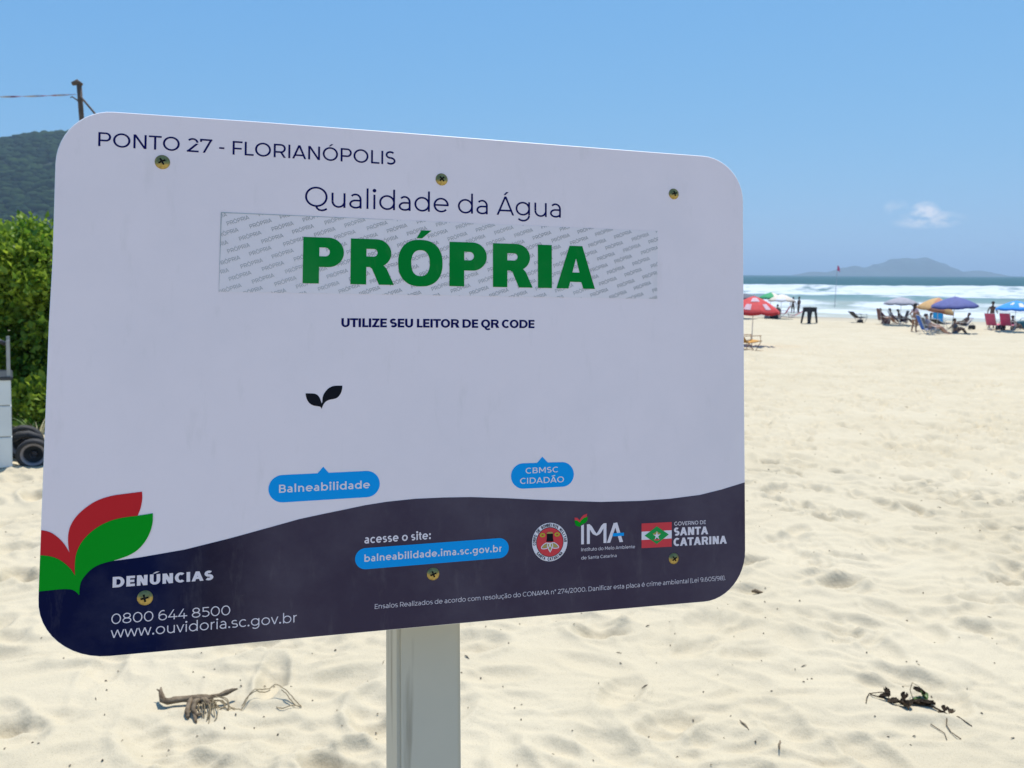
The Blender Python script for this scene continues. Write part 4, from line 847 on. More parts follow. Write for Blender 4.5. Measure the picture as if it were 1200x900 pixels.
for sx_ in (-1, 1):
    c0 = (EC[0] + sx_ * .40 * ER, EC[1] + .38 * ER); esheet([[(c0[0] + .15 * ER * math.cos(t / 16 * 6.2832), c0[1] + .11 * ER * math.sin(t / 16 * 6.2832)) for t in range(16)]], z4_, M_gold2, None, [[(c0[0] + .07 * ER * math.cos(t / 10 * 6.2832), c0[1] + .05 * ER * math.sin(t / 10 * 6.2832)) for t in range(10)]])
    pet = []
    for t in range(20):
        q_ = t / 20 * 6.2832; ex, ey = .24 * math.cos(q_), .13 * math.sin(q_) * (1 - .3 * math.cos(q_)); ta = R(-22) * sx_; bx = sx_ * (.27 + ex); pet.append(e(sx_ * .0 + (bx * math.cos(ta) - ey * math.sin(ta)), -.16 + (bx * math.sin(ta) + ey * math.cos(ta)) + .06))
    vs, fs = union(pen(pet + [pet[0]], ER * .045, ER * .045)); sheet('round_emblem', (vs, fs), z4_, M_badge, panel); vs, fs = union([[((p[0] - EC[0]) * .8 + EC[0] + sx_ * ER * .05, (p[1] - EC[1]) * .72 + EC[1] - ER * .05) for p in pet]]); sheet('round_emblem', (vs, fs), z4_ - .00007, M_gold, panel)
esheet([[e(-.20, .44), e(-.1, .53), e(.1, .53), e(.20, .44)]], z4_ + .00007, M_gold)
drop_ = [e(-.13, -.05), e(-.15, -.22), e(-.05, -.42), e(0, -.52), e(.05, -.42), e(.15, -.22), e(.13, -.05)]; vs, fs = union([drop_]); sheet('round_emblem', (vs, fs), z4_ - .00004, M_gold, panel)
vs, fs = union(pen(drop_ + [drop_[0]], ER * .05, ER * .05)); sheet('round_emblem', (vs, fs), z5_, M_badge, panel)

# screws: domed yellow-zinc heads with a cross recess
M_zinc = mat('zinc_yellow', (.36, .27, .09), .3, .25, 400, .3, 900, metal=.85, bd=.0005)
M_recess = mat('recess_dark', (.02, .017, .012), .7)
def cross_poly(w_, l_, a): 
    pts = [(w_, w_), (w_, l_), (-w_, l_), (-w_, w_), (-l_, w_), (-l_, -w_), (-w_, -w_), (-w_, -l_), (w_, -l_), (w_, -w_), (l_, -w_), (l_, w_)]
    return [(x * math.cos(a) - y * math.sin(a), x * math.sin(a) + y * math.cos(a)) for x, y in pts]
for k, ((x, y), a, r) in enumerate([((-.21945, .1731), .5, .0056), ((.00724, .17424), .75, .0052), ((.22927, .17526), .3, .0050), ((-.2288, -.17323), .2, .0057), ((-.00215, -.16808), .35, .0053), ((.22218, -.16721), .6, .0050)]):
    cr = cross_poly(r * .13, r * .52, a); vs, fs = union([[(r * math.cos(t / 28 * 2 * math.pi), r * math.sin(t / 28 * 2 * math.pi)) for t in range(28)], [(r * .78 * math.cos(t / 28 * 2 * math.pi), r * .78 * math.sin(t / 28 * 2 * math.pi)) for t in range(28)], [(r * .55 * math.cos(t / 20 * 2 * math.pi), r * .55 * math.sin(t / 20 * 2 * math.pi)) for t in range(20)]], [ccw(cr)])
    dome = lambda px, py: .0004 + .0019 * (1 - min(1, (px * px + py * py) / (r * r)) ** 1.3)
    mb = MB(); mb.add([(px, py, dome(px, py)) for px, py in vs], fs)
    mb.lathe([(r * 1.0, .0004), (r * 1.03, .0002), (r * 1.03, -.0001)], n=28)
    o = mb.build('screw', M_zinc, sign, True); o.location = (x, y, 0)
    o['label'] = ['screw head near the top left corner under PONTO', 'screw head above Qualidade', 'screw head near the top right corner', 'screw head under DENÚNCIAS', 'screw head under the long blue pill', 'screw head under the state flag'][k]
    nn_ = len(cr); mb = MB(); mb.add([(px, py, dome(px, py)) for px, py in cr] + [(px * .7, py * .7, .0002) for px, py in cr], [(i, (i + 1) % nn_, nn_ + (i + 1) % nn_, nn_ + i) for i in range(nn_)] + [tuple(range(nn_, 2 * nn_))])
    mb.build('recess', M_recess, o)
# timber behind the sheet: two rails and the painted post
def post_mat():
    mt = mat('post_paint', (.50, .475, .38), .6, .1, 7, .25, 22, col2=(.57, .53, .42), bd=.002); t = mt.node_tree; p = t.nodes['Principled BSDF']
    src = p.inputs['Base Color'].links[0].from_socket; c = N(t, 'ShaderNodeTexCoord'); mp = N(t, 'ShaderNodeMapping'); mp.inputs['Scale'].default_value = (48, 4, 48); t.links.new(c.outputs['Object'], mp.inputs[0])
    n_ = N(t, 'ShaderNodeTexNoise'); n_.inputs['Scale'].default_value = 1; n_.inputs['Detail'].default_value = 7; t.links.new(mp.outputs[0], n_.inputs['Vector'])
    cr = N(t, 'ShaderNodeValToRGB'); cr.color_ramp.elements[0].position = .58; cr.color_ramp.elements[0].color = (0, 0, 0, 1); cr.color_ramp.elements[1].position = .74; cr.color_ramp.elements[1].color = (1, 1, 1, 1); t.links.new(n_.outputs['Fac'], cr.inputs[0])
    mx = N(t, 'ShaderNodeMix', data_type='RGBA'); mx.inputs[7].default_value = (.24, .21, .15, 1); t.links.new(src, mx.inputs[6]); t.links.new(cr.outputs[0], mx.inputs[0]); t.links.new(mx.outputs[2], p.inputs['Base Color']); return mt
M_post = post_mat(); M_rail = mat('rail_wood', (.40, .36, .28), .8, .2, 20, .4, 60)
for y in (.174, -.171): MB().box((0, y, -TH - .0125), (.50, .035, .024), bev=.0015).build('rail', M_rail, sign)
PW, PD = .0595, .056; pr = Matrix.Rotation(R(6), 3, 'Y')
SL = 1.52 / SV.z + .45
mb = MB(); bm = bmesh.new(); bmesh.ops.create_cube(bm, size=1)
for v in bm.verts: v.co = Vector((v.co.x * PW, v.co.y * SL, v.co.z * PD))
bmesh.ops.bevel(bm, geom=[e_ for e_ in bm.edges if abs((e_.verts[0].co - e_.verts[1].co).y) > .5], offset=.0035, segments=4, affect='EDGES'); bm.verts.index_update()
mb.add([pr @ v.co + Vector((-.0018, .19 - SL / 2, -TH - .0245 - .047)) for v in bm.verts], [[v.index for v in f.verts] for f in bm.faces]); bm.free()
mb.build('post', M_post, sign, False)

# ------------------------------------------------------------------ things on the near sand
M_drift = mat('driftwood', (.085, .058, .036), .95, .35, 40, 1, 120, spec=.1, col2=(.27, .21, .14), bd=.004)
M_fibre = mat('root_fibre', (.24, .185, .105), .9, .25, 40)
def local_tube(mb, pts, r, n=7, jit=.08, ox=0, oy=0): mb.tube(pts, r, n, jit=jit)
def D(cx, cy, h=0.0): return ((cx - 450) / 5 * .0032, -(cy - 345) / 5 * .0042 + .02, h)
def driftwood():
    gq = random.Random(8)
    x, y = -1.15, 2.69; z = sand_z(x, y); r = empty('driftwood', (x, y, z), label='gnarled grey driftwood root lying on the sand at lower left', cat='driftwood')
    def T(name, pts, rad, mt=M_drift, n=8, jit=.14, lab=None):
        if mt is M_drift and len(pts) > 3:      # kinks along the wood
            pts = [pts[0]] + [(p[0] + gq.uniform(-5, 5), p[1] + gq.uniform(-6, 6), p[2] + gq.uniform(-.002, .003)) for p in pts[1:-1]] + [pts[-1]]; jit = .24
        P_ = []
        for p in pts:
            q = D(*p); P_.append((q[0], q[1], q[2] + sand_z(x + q[0], y + q[1]) - z))
        rad = [q * (.92 if mt is M_drift else 1) for q in rad] if isinstance(rad, list) else rad; o = MB().tube(P_, rad, n, jit=jit).build(name, mt, r, True); return o
    T('trunk', [(128, 262, .055), (145, 285, .045), (170, 325, .028), (200, 332, .022), (235, 318, .022), (290, 308, .024), (335, 305, .026), (380, 315, .03), (425, 305, .028), (455, 292, .028)], [.003, .008, .013, .015, .0135, .012, .013, .019, .016, .010], n=10)
    T('branch', [(138, 283, .045), (125, 278, .047), (108, 272, .048)], [.006, .004, .002])
    T('branch', [(400, 300, .03), (440, 285, .034), (480, 268, .036), (520, 256, .04), (555, 248, .042), (582, 246, .042)], [.010, .008, .009, .0105, .009, .004])
    T('branch', [(345, 305, .028), (338, 345, .02), (348, 385, .012), (362, 410, .006), (372, 415, .004)], [.013, .011, .0105, .009, .004])
    T('branch', [(385, 310, .03), (378, 350, .024), (392, 385, .016), (410, 400, .01), (440, 396, .008)], [.014, .012, .010, .008, .004])
    T('branch', [(400, 395, .01), (418, 425, .006), (434, 440, .004)], [.008, .006, .003])
    T('branch', [(330, 340, .018), (334, 362, .012), (345, 380, .006)], [.004, .003, .0015])
    T('knot', [(398, 318, .03), (425, 330, .03), (452, 340, .022), (470, 330, .02)], [.014, .016, .012, .004])
    fibres = [[(430, 310, .03), (480, 288, .04), (530, 288, .035), (560, 310, .02), (572, 345, .004)], [(440, 325, .03), (500, 312, .035), (540, 322, .02), (520, 345, .006)],
              [(455, 350, .02), (485, 385, .02), (505, 425, .012), (520, 472, .002)], [(500, 350, .02), (530, 380, .02), (545, 420, .01), (540, 445, .003)],
              [(560, 338, .01), (600, 340, .012), (650, 345, .004)], [(650, 348, .005), (668, 305, .02), (700, 265, .035), (760, 240, .045), (850, 262, .04), (930, 290, .02), (992, 305, .004)],
              [(992, 306, .004), (950, 325, .01), (900, 340, .008), (850, 325, .004)], [(860, 268, .03), (920, 300, .018), (960, 315, .008)], [(640, 318, .006), (670, 290, .02), (720, 255, .03), (780, 240, .038)],
              [(470, 320, .03), (520, 305, .034), (548, 335, .014), (510, 350, .008), (470, 345, .01)], [(420, 290, .035), (470, 280, .04), (540, 300, .03), (565, 330, .01)]]
    for k in range(22):
        a0 = (gq.uniform(370, 500), gq.uniform(290, 345), gq.uniform(.01, .035)); L_ = gq.uniform(40, 120); t_ = gq.uniform(-.5, 1.9)
        fibres.append([a0, (a0[0] + L_ * .4 * math.cos(t_) + gq.uniform(-15, 15), a0[1] + L_ * .4 * math.sin(t_) + gq.uniform(-15, 10), gq.uniform(.01, .04)), (a0[0] + L_ * math.cos(t_), a0[1] + L_ * math.sin(t_), .003)])
    for f in fibres:
        # resample smoothly
        P_ = [Vector(p) for p in f]; o = []
        for i in range(len(P_) - 1):
            a, b, c, d = P_[max(i - 1, 0)], P_[i], P_[i + 1], P_[min(i + 2, len(P_) - 1)]
            for k in range(5):
                t = k / 5; o.append(.5 * ((2 * b) + (c - a) * t + (2 * a - 5 * b + 4 * c - d) * t * t + (3 * b - a - 3 * c + d) * t ** 3))
        o.append(P_[-1]); T('root_fibre', [tuple(q) for q in o], .0019, M_fibre, 5, 0)
driftwood()
M_dry = mat('dead_leaf_dark', (.034, .025, .017), .95, .5, 60, 1, 120, spec=.08); M_dry2 = mat('dead_leaf_brown', (.085, .062, .040), .95, .5, 60, 1, 120, spec=.08); M_greenl = mat('leaf_green', (.09, .16, .03), .5, .4, 30)
def W_(cx, cy, h=0.0): return ((cx - 518) / 5.4545 * .0032, -(cy - 327) / 5.4545 * .0056, h)
def beach_plant():
    x, y = 1.55, 2.78; z = sand_z(x, y); r = empty('beach_vine', (x, y, z), label='withered dark beach vine with curled leaves on the sand at lower right', cat='plant')
    def at(p): q = W_(*p); q = (q[0] * .84, q[1] * .84, q[2] * .6); return Vector((q[0], q[1], q[2] + sand_z(x + q[0], y + q[1]) - z + .002))
    def stem(pts, rad, mt=M_dry): MB().tube([at(p) for p in pts], rad, 6, jit=.12).build('stem', mt, r, True)
    stem([(185, 318, .0), (225, 275, .005), (270, 242, .01), (340, 212, .012), (400, 214, .02), (425, 222, .02)], .0018, M_dry2); stem([(272, 240, .01), (285, 262, .008), (330, 272, .012), (380, 272, .015)], .0022)
    stem([(320, 272, .015), (380, 275, .02), (440, 278, .02), (500, 288, .018), (560, 306, .014), (620, 328, .012), (680, 348, .008), (730, 372, .004), (770, 380, .004)], .0034)
    stem([(770, 382, .004), (810, 425, .0), (858, 478, .0)], .0018, M_dry2); stem([(720, 425, .0), (690, 455, .004), (680, 500, .004), (692, 560, .0)], .0018, M_dry2)
    stem([(585, 440, .0), (605, 470, .004), (622, 510, .004), (606, 545, .0)], .0015, M_dry2); stem([(590, 290, .01), (600, 240, .05), (640, 212, .07), (680, 230, .05), (695, 280, .015)], .0014, M_dry2)
    def leaf(p, a, L, wd, curl, up, mt=M_dry, seed=0):
        L *= .85; wd *= 1.0; up *= .5; curl *= .7
        g = random.Random(seed + int(p[0])); c = at(p); v = []; f = []; nx, ny = 6, 5
        for i in range(nx):
            t = i / (nx - 1); ww = wd * math.sin(math.pi * min(.97, .08 + t * .9)) ** .7
            for j in range(ny):
                s_ = j / (ny - 1) * 2 - 1; lx = L * t; ly = ww * s_; lz = up * L * math.sin(t * 1.8) + curl * abs(s_) ** 1.4 * wd + g.uniform(-.002, .002)
                v.append(c + Vector((lx * math.cos(a) - ly * math.sin(a), lx * math.sin(a) + ly * math.cos(a), lz)))
        k = len(v); v += [q - Vector((0, 0, .0012)) for q in v]
        for i in range(nx - 1):
            for j in range(ny - 1): q = i * ny + j; f += [(q, q + ny, q + ny + 1, q + 1), (k + q, k + q + 1, k + q + ny + 1, k + q + ny)]
        MB().add(v, f).build('leaf', mt, r, True)
    leaf((412, 262, .02), 1.5, .05, .012, 1.2, .55); leaf((330, 270, .012), .1, .055, .011, .8, .15); leaf((370, 300, .0), -.3, .055, .016, .6, .2, M_dry2); leaf((385, 318, .0), .6, .05, .014, .8, .2)
    leaf((500, 310, .015), -1.8, .062, .020, 1.3, .25, M_dry2); leaf((462, 300, .02), -1.3, .055, .018, 1.2, .1); leaf((505, 288, .02), .9, .045, .014, 1.3, .5); leaf((540, 300, .012), .2, .05, .012, .7, .2)
    leaf((575, 300, .014), -.45, .07, .018, .9, .15, M_dry2); leaf((610, 315, .01), -.3, .065, .016, 1.0, .12); leaf((650, 330, .006), .2, .04, .014, .8, .2)
    leaf((632, 232, .05), -.9, .055, .015, .9, -.2); leaf((672, 300, .012), 1.25, .055, .013, .8, .3, M_greenl); leaf((690, 296, .012), 1.7, .05, .010, .9, .4, M_greenl); leaf((590, 292, .012), .5, .05, .012, .6, .2, M_greenl)
    leaf((745, 378, .004), .9, .035, .014, 1.0, .3); leaf((770, 392, .002), .5, .035, .012, .9, .2, M_dry2); leaf((700, 375, .0), -.2, .03, .008, .6, .1, M_dry2)
beach_plant()
M_debris = mat('sand_debris', (.09, .07, .05), .9, .5, 8)
def debris():
    mb = MB(); g = random.Random(11)
    for k in range(800):
        r = 1.9 + 11 * g.random() ** 1.5; t = R(g.uniform(-37, 37)); x, y = r * math.sin(t), r * math.cos(t); z = sand_z(x, y); a = g.uniform(0, 6.28)
        L = g.uniform(.002, .005) * (3 if k % 14 == 0 else 1) * (1 + r * .06); wd = g.uniform(.0012, .003) * (1 + r * .06); d = Vector((math.cos(a), math.sin(a), g.uniform(-.1, .4))) * L; c = Vector((x, y, z + .0015))
        mb.tube([c - d, c + Vector((0, 0, wd)), c + d], [wd * .4, wd, wd * .5], 4)
    o = mb.build('sand_debris', M_debris); tag(o, kind='stuff', label='scattered dark twigs and specks on the dry sand')
debris()
def twig(px, py, L, a, label, rad=.004):
    z = sand_z(px, py); c = Vector((px, py, z + rad)); d = Vector((math.cos(a), math.sin(a), .1)) * L / 2
    tag(MB().tube([c - d, c - d * .3 + Vector((0, .006, .003)), c + d * .4, c + d], [rad * .5, rad, rad * .9, rad * .3], 6, jit=.2).build('twig', M_drift, None, True), label=label, cat='twig', group='loose twigs on the sand')
twig(.86, 2.62, .055, 1.9, 'short bent twig on the sand left of the withered vine'); twig(.95, 2.50, .05, 1.2, 'thin twig on the sand nearest the withered vine stems'); twig(1.33, 3.95, .06, -.5, 'dark scrap of wood beside the lower right corner of the sign', .011)
twig(-.40, 2.47, .03, 1.4, 'stubby twig touching the left edge of the post', .004)

# ------------------------------------------------------------------ people, chairs and parasols down by the water
def cloth(name, c, v=.12): return mat(name, c, .8, v, 6, .1, 30)
C = {k: cloth('cloth_' + k, c) for k, c in dict(red=(.62, .05, .05), green=(.03, .33, .12), cream=(.72, .62, .50), grey=(.36, .35, .38), darkgrey=(.10, .11, .14), navy=(.095, .11, .30), yellow=(.60, .36, .14), orange=(.55, .24, .13), blue=(.02, .28, .78),
     royal=(.015, .11, .48), cyan=(.03, .42, .70), pink=(.60, .09, .19), black=(.02, .02, .024), brown=(.16, .06, .05), white=(.72, .70, .70), teal=(.01, .10, .14), lime=(.50, .60, .15), ochre=(.52, .25, .03), plum=(.10, .05, .08), lightpink=(.62, .42, .46)).items()}
M_metal = mat('white_tube', (.60, .60, .60), .4, .05, 5, metal=.3); M_woodc = mat('varnished_wood', (.36, .19, .08), .6, .25, 15)
SKIN = {k: mat('skin_' + k, c, .55, .06, 8) for k, c in dict(tan=(.30, .155, .095), dark=(.12, .06, .04), fair=(.48, .29, .21)).items()}
M_hair = mat('hair_dark', (.018, .012, .010), .6, .2, 20)
def parasol(x, y, h, rad, drop, cols, label, tilt=0, tdir=0, flat=.5, patches=None, group=None):
    z = float(base_z(x, y)); r = empty('parasol', (x, y, z), label=label, cat='parasol', group=group or 'parasols on the beach')
    MB().tube([(0, 0, -.25), (0, 0, h * .55), (0, 0, h - .12)], .018, 8).build('pole', M_metal, r, True)
    Mt = Matrix.Rotation(R(tilt), 3, Vector((math.cos(tdir), math.sin(tdir), 0))); top = Vector((0, 0, h)); ng = 8
    def cp(t, a, dz=0):     # t 0..1 from the top to the rim; gores sag between ribs
        k = a / (2 * math.pi / ng); fr = k - math.floor(k); sag = math.sin(fr * math.pi); q = Vector((rad * t * math.cos(a) * (1 - .045 * sag * t), rad * t * math.sin(a) * (1 - .045 * sag * t), -drop * (flat * t + (1 - flat) * t * t) - .035 * sag * t * t + dz)); return top + Mt @ q
    for g_ in range(ng):
        v = []; f = []; na, nt2 = 5, 7
        for i in range(nt2):
            for j in range(na):
                v.append(cp(max(i / (nt2 - 1), .01), (g_ + j / (na - 1)) * 2 * math.pi / ng))
        for j in range(na): q = cp(1.0, (g_ + j / (na - 1)) * 2 * math.pi / ng); v.append(q + Mt @ Vector((0, 0, -.07 - .02 * math.sin(j / (na - 1) * math.pi))))
        for i in range(nt2):
            for j in range(na - 1): q = i * na + j; f.append((q, q + 1, q + 1 + na, q + na))
        k = len(v); v += [q - Mt @ Vector((0, 0, .006)) for q in v]; f += [tuple(k + i for i in q[::-1]) for q in f[:]]
        MB().add(v, f).build('canopy_panel', C[cols[g_ % len(cols)]], r, True)
    for g_ in range(ng):
        a = g_ * 2 * math.pi / ng; MB().tube([cp(.03, a, -.02), cp(.5, a, -.02), cp(1, a, -.015)], .006, 4).build('rib', M_metal, r)
    MB().tube([top + Mt @ Vector((0, 0, -.02)), top + Mt @ Vector((0, 0, .09))], [.02, .008], 7).build('finial', M_metal, r)
    if patches:
        for (t0, t1, a0, a1, col) in patches:
            v = []; f = []
            for i in range(4):
                for j in range(5): v.append(cp(t0 + (t1 - t0) * i / 3, a0 + (a1 - a0) * j / 4, .014))
            for i in range(3):
                for j in range(4): q = i * 5 + j; f.append((q, q + 1, q + 6, q + 5))
            MB().add(v, f).build('printed_patch', C[col], r, True)
    return r
def beach_chair(x, y, az, fab, label, frame=M_metal, recline=35, seat=.28, sc_=1.0, group='beach chairs', backh=.62):
    """low folding chair, faces local +Y"""
    z = float(base_z(x, y)); r = empty('beach_chair', (x, y, z), -az, label=label, cat='beach chair', group=group); r.scale = (sc_,) * 3
    W2 = .27; a = R(recline); bt = Vector((0, -.24 - math.sin(a) * backh, seat + math.cos(a) * backh)); bb = Vector((0, -.24, seat - .02))
    def sheet_(name, p, q, mt):
        v = []; f = []; n_ = 6
        for i in range(n_):
            t = i / (n_ - 1); c = p.lerp(q, t); sg = math.sin(t * math.pi) * .035
            for s_ in (-1, -.4, .4, 1): v.append(c + Vector((W2 * s_, 0, -sg * (1 - .4 * abs(s_)))))
        for i in range(n_ - 1):
            for j in range(3): k = i * 4 + j; f.append((k, k + 1, k + 5, k + 4))
        k = len(v); d = (q - p).normalized().cross(Vector((1, 0, 0))) * .008; v += [w_ + d for w_ in v]; f += [tuple(k + i for i in q_[::-1]) for q_ in f[:]]
        MB().add(v, f).build(name, mt, r, True)
    sheet_('seat', bb, Vector((0, .26, seat + .05)), fab); sheet_('backrest', bt, bb, fab)
    for s_ in (-1, 1):
        X_ = s_ * (W2 + .012)
        MB().tube([(X_, .27, seat + .05), (X_, -.24, seat - .02), (X_, bt.y, bt.z)], .012, 6).build('side_frame', frame, r)
        MB().tube([(X_, .24, seat + .04), (X_, .05, .01), (X_, -.34, .005)], .012, 6).build('leg', frame, r)
        MB().tube([(X_, -.28, seat + .06), (X_, -.02, .01), (X_, .34, .005)], .012, 6).build('leg', frame, r)
        MB().tube([(X_, .22, seat + .05), (X_, .20, seat + .20)], .011, 6).build('arm_post', frame, r)
        MB().box((X_, -.08, seat + .215), (.045, .62, .02), bev=.004).build('armrest', frame, r)
    MB().tube([(-W2 - .012, bt.y, bt.z), (W2 + .012, bt.y, bt.z)], .012, 6).build('crossbar', frame, r)
    return r
def skin_mesh(name, joints, edges, mt, parent, roots=(0,), sub=2):
    me = bpy.data.meshes.new(name); me.from_pydata([j[0] for j in joints], edges, []); o = link(name, me, parent); me.materials.append(mt)
    md = o.modifiers.new('skin', 'SKIN'); md.use_smooth_shade = True
    for i, j in enumerate(joints):
        rr_ = j[1]; me.skin_vertices[0].data[i].radius = rr_ if isinstance(rr_, tuple) else (rr_, rr_)
        me.skin_vertices[0].data[i].use_root = i in roots
    sb = o.modifiers.new('sub', 'SUBSURF'); sb.levels = sub; sb.render_levels = sub
    dg = bpy.context.evaluated_depsgraph_get(); ev = bpy.data.meshes.new_from_object(o.evaluated_get(dg)); o.modifiers.clear(); o.data = ev; ev.name = name
    if not ev.materials: ev.materials.append(mt)
    bpy.data.meshes.remove(me); return o
def person(x, y, az, pose, skin, wear, label, h=1.68, hair='short', lift=0.0, lean=0.0, top=None, group=None, hat=None):
    """faces local +Y; wear = lower garment, top = upper garment"""
    z = float(base_z(x, y)) + lift; r = empty('person', (x, y, z), -az, label=label, cat='person', group=group); s = h / 1.68; V_ = Vector
    if pose == 'stand':
        hip = V_((0, 0, .90)); up = V_((0, math.sin(lean), math.cos(lean))); kn = [V_((-.10, .03, .48)), V_((.11, .05, .48))]; an = [V_((-.12, -.04, .07)), V_((.14, .02, .07))]; toe = [V_((-.13, .12, .03)), V_((.17, .17, .03))]
        el = [V_((-.28, -.03, 1.08)), V_((.28, .02, 1.08))]; wr = [V_((-.27, .10, .86)), V_((.20, .22, 1.02))]
    elif pose == 'bend':
        hip = V_((0, -.05, .90)); up = V_((0, math.sin(.65), math.cos(.65))); kn = [V_((-.10, .06, .48)), V_((.12, .02, .48))]; an = [V_((-.12, 0, .07)), V_((.14, -.08, .07))]; toe = [V_((-.13, .16, .03)), V_((.17, .08, .03))]
        el = [V_((-.26, .42, .98)), V_((.26, .40, .98))]; wr = [V_((-.18, .58, .80)), V_((.16, .56, .78))]
    elif pose == 'chair':
        hip = V_((0, -.17, .36)); up = V_((0, -math.sin(.42), math.cos(.42))); kn = [V_((-.11, .30, .50)), V_((.12, .33, .46))]; an = [V_((-.12, .62, .12)), V_((.14, .70, .09))]; toe = [V_((-.13, .78, .16)), V_((.16, .86, .12))]
        el = [V_((-.30, -.18, .56)), V_((.30, -.16, .56))]; wr = [V_((-.26, .08, .56)), V_((.24, .10, .56))]
    else:
        hip = V_((0, -.1, .11)); up = V_((0, -math.sin(.12), math.cos(.12))); kn = [V_((-.14, .28, .42)), V_((.15, .25, .40))]; an = [V_((-.12, .52, .09)), V_((.14, .50, .09))]; toe = [V_((-.13, .68, .04)), V_((.17, .66, .04))]
        el = [V_((-.27, .08, .36)), V_((.27, .06, .36))]; wr = [V_((-.16, .28, .38)), V_((.12, .28, .38))]
    wa = hip + up * .20; ch = hip + up * .38; nb = hip + up * .53; hv = (up * .8 + V_((0, 0, .2))).normalized()
    nk = nb + hv * .06; jaw = nb + hv * .12 + V_((0, .025, 0)); mid = nb + hv * .20 + V_((0, .01, 0)); cr_ = nb + hv * .275; nose = nb + hv * .165 + V_((0, .095, 0))
    J = []; E_ = []
    def add(p, rd, par=None): J.append((tuple(p * s), rd * s if not isinstance(rd, tuple) else tuple(q * s for q in rd))); (E_.append((par, len(J) - 1)) if par is not None else None); return len(J) - 1
    i_h = add(hip, (.135, .105)); i_w = add(wa, (.12, .09), i_h); i_c = add(ch, (.145, .10), i_w); i_n = add(nb, (.075, .065), i_c); i_k = add(nk, .052, i_n); i_j = add(jaw, (.060, .070), i_k); i_m = add(mid, (.078, .092), i_j); add(cr_, (.055, .065), i_m)
    hands = []
    for q, sg in ((0, -1), (1, 1)):
        hp = add(hip + V_((sg * .09, 0, -.05 if pose in ('stand', 'bend') else .0)), .088, i_h); k = add(kn[q], .056, add(hip.lerp(kn[q], .4) + V_((sg * .055, 0, 0)), .078, hp)); c = add(kn[q].lerp(an[q], .35), .055, k); a = add(an[q], .034, c); add(toe[q], (.036, .022), a)
        shp = nb - up * .06 + V_((sg * .17, 0, 0)); sh = add(shp, .052, i_c); e_ = add(el[q], .036, add(shp.lerp(el[q], .5), .043, sh)); w1 = add(wr[q], .024, e_)
        dr = (wr[q] - el[q]).normalized(); add(wr[q] + dr * .07, (.034, .018), w1); hands.append((wr[q] + dr * .07, dr, sg))
    nbody = len(J); roots = [0]
    for c, dr, sg in hands:                     # four fingers and a thumb on each hand
        sd_ = dr.cross(V_((0, 0, 1))); sd_ = sd_.normalized() if sd_.length > .1 else V_((1, 0, 0)); dn = V_((0, 0, -1)) - dr * V_((0, 0, -1)).dot(dr); dn = dn.normalized() if dn.length > .1 else V_((0, 1, 0))
        for k, L in enumerate((.062, .074, .070, .055)):
            b = c - dr * .012 + sd_ * (k - 1.5) * .018; roots.append(len(J)); a0 = add(b, .0085); a1 = add(b + dr * L * .55, .0078, a0); add(b + dr * L * .9 + dn * L * .35, .0066, a1)
        b = c - dr * .045 + sd_ * sg * -.028; roots.append(len(J)); a0 = add(b, .010); a1 = add(b + dr * .025 + sd_ * sg * -.022, .0090, a0); add(b + dr * .052 + sd_ * sg * -.030 + dn * .01, .0075, a1)
    body = skin_mesh('body', J, E_, SKIN[skin], r, roots)
    # face: nose, eyes, mouth and ears
    def ell(name, c, rx, ry, rz, mt, n_=10): mb = MB(); prof = [(max(math.sin(math.pi * k / 8), .001), -math.cos(math.pi * k / 8)) for k in range(9)]; mb.lathe(prof, n=n_); mb.v = [V_((v.x * rx, v.y * ry, v.z * rz)) * s + c * s for v in mb.v]; return mb.build(name, mt, r, True)
    ell('nose', nose, .013, .016, .022, SKIN[skin], 8); ell('mouth', nose + V_((0, -.014, -.045)), .024, .008, .006, C['brown'], 8)
    for sg in (-1, 1): ell('eye', nose + V_((sg * .031, -.016, .028)), .011, .008, .007, M_hair, 8); ell('ear', mid + V_((sg * .080, -.01, -.015)), .010, .018, .028, SKIN[skin], 8)
    # hair: a cap over crown and back, longer for long hair
    mb = MB(); prof = []; nn_ = 12
    for k in range(10): t = math.pi * .5 * (1.12 if hair == 'short' else 1.3) * k / 9; prof.append((max(math.sin(t), .002), math.cos(t)))
    mb.lathe(prof[::-1], n=nn_); hc = mid + V_((0, -.012, .012)); mb.v = [V_((v.x * .094, v.y * .107 + (.02 * (v.z - .6) if v.y > 0 else -.012 * abs(v.z)), v.z * .115 + (.03 if v.y > .3 and v.z < .4 else 0))) * s * (1 + random.uniform(-.03, .03)) + hc * s for v in mb.v]
    mb.build('hair', M_hair, r, True)
    if hair == 'long': skin_mesh('hair', [(tuple((mid + V_((0, -.085, .03))) * s), (.07 * s, .04 * s)), (tuple((nk + V_((0, -.095, -.02))) * s), (.075 * s, .035 * s)), (tuple((nb - up * .20 + V_((0, -.11, 0))) * s), (.05 * s, .02 * s))], [(0, 1), (1, 2)], M_hair, r)
    # clothes follow the same joints, a little fuller
    def garment(name, idx, mt, grow=1.14, cutf=None):
        mp_ = {o: n_ for n_, o in enumerate(idx)}; js = [(J[i][0], tuple(q * grow for q in (J[i][1] if isinstance(J[i][1], tuple) else (J[i][1],) * 2))) for i in idx]
        es = [(mp_[a], mp_[b]) for a, b in E_ if a in mp_ and b in mp_]
        if cutf: js = [((tuple(Vector(J[cutf[i][0]][0]).lerp(Vector(p[0]), cutf[i][1])), p[1]) if i in cutf else p) for i, p in zip(idx, js)]
        return skin_mesh(name, js, es, mt, r)
    legs = [k for k in range(nbody)]
    # joint layout: 0 hip 1 waist 2 chest 3 neckbase 4 neck 5 jaw 6 head 7 crown | per side: hipjoint, thigh, knee, calf, ankle, toe, shoulder, upperarm, elbow, wrist, palm
    A0, B0 = 8, 19
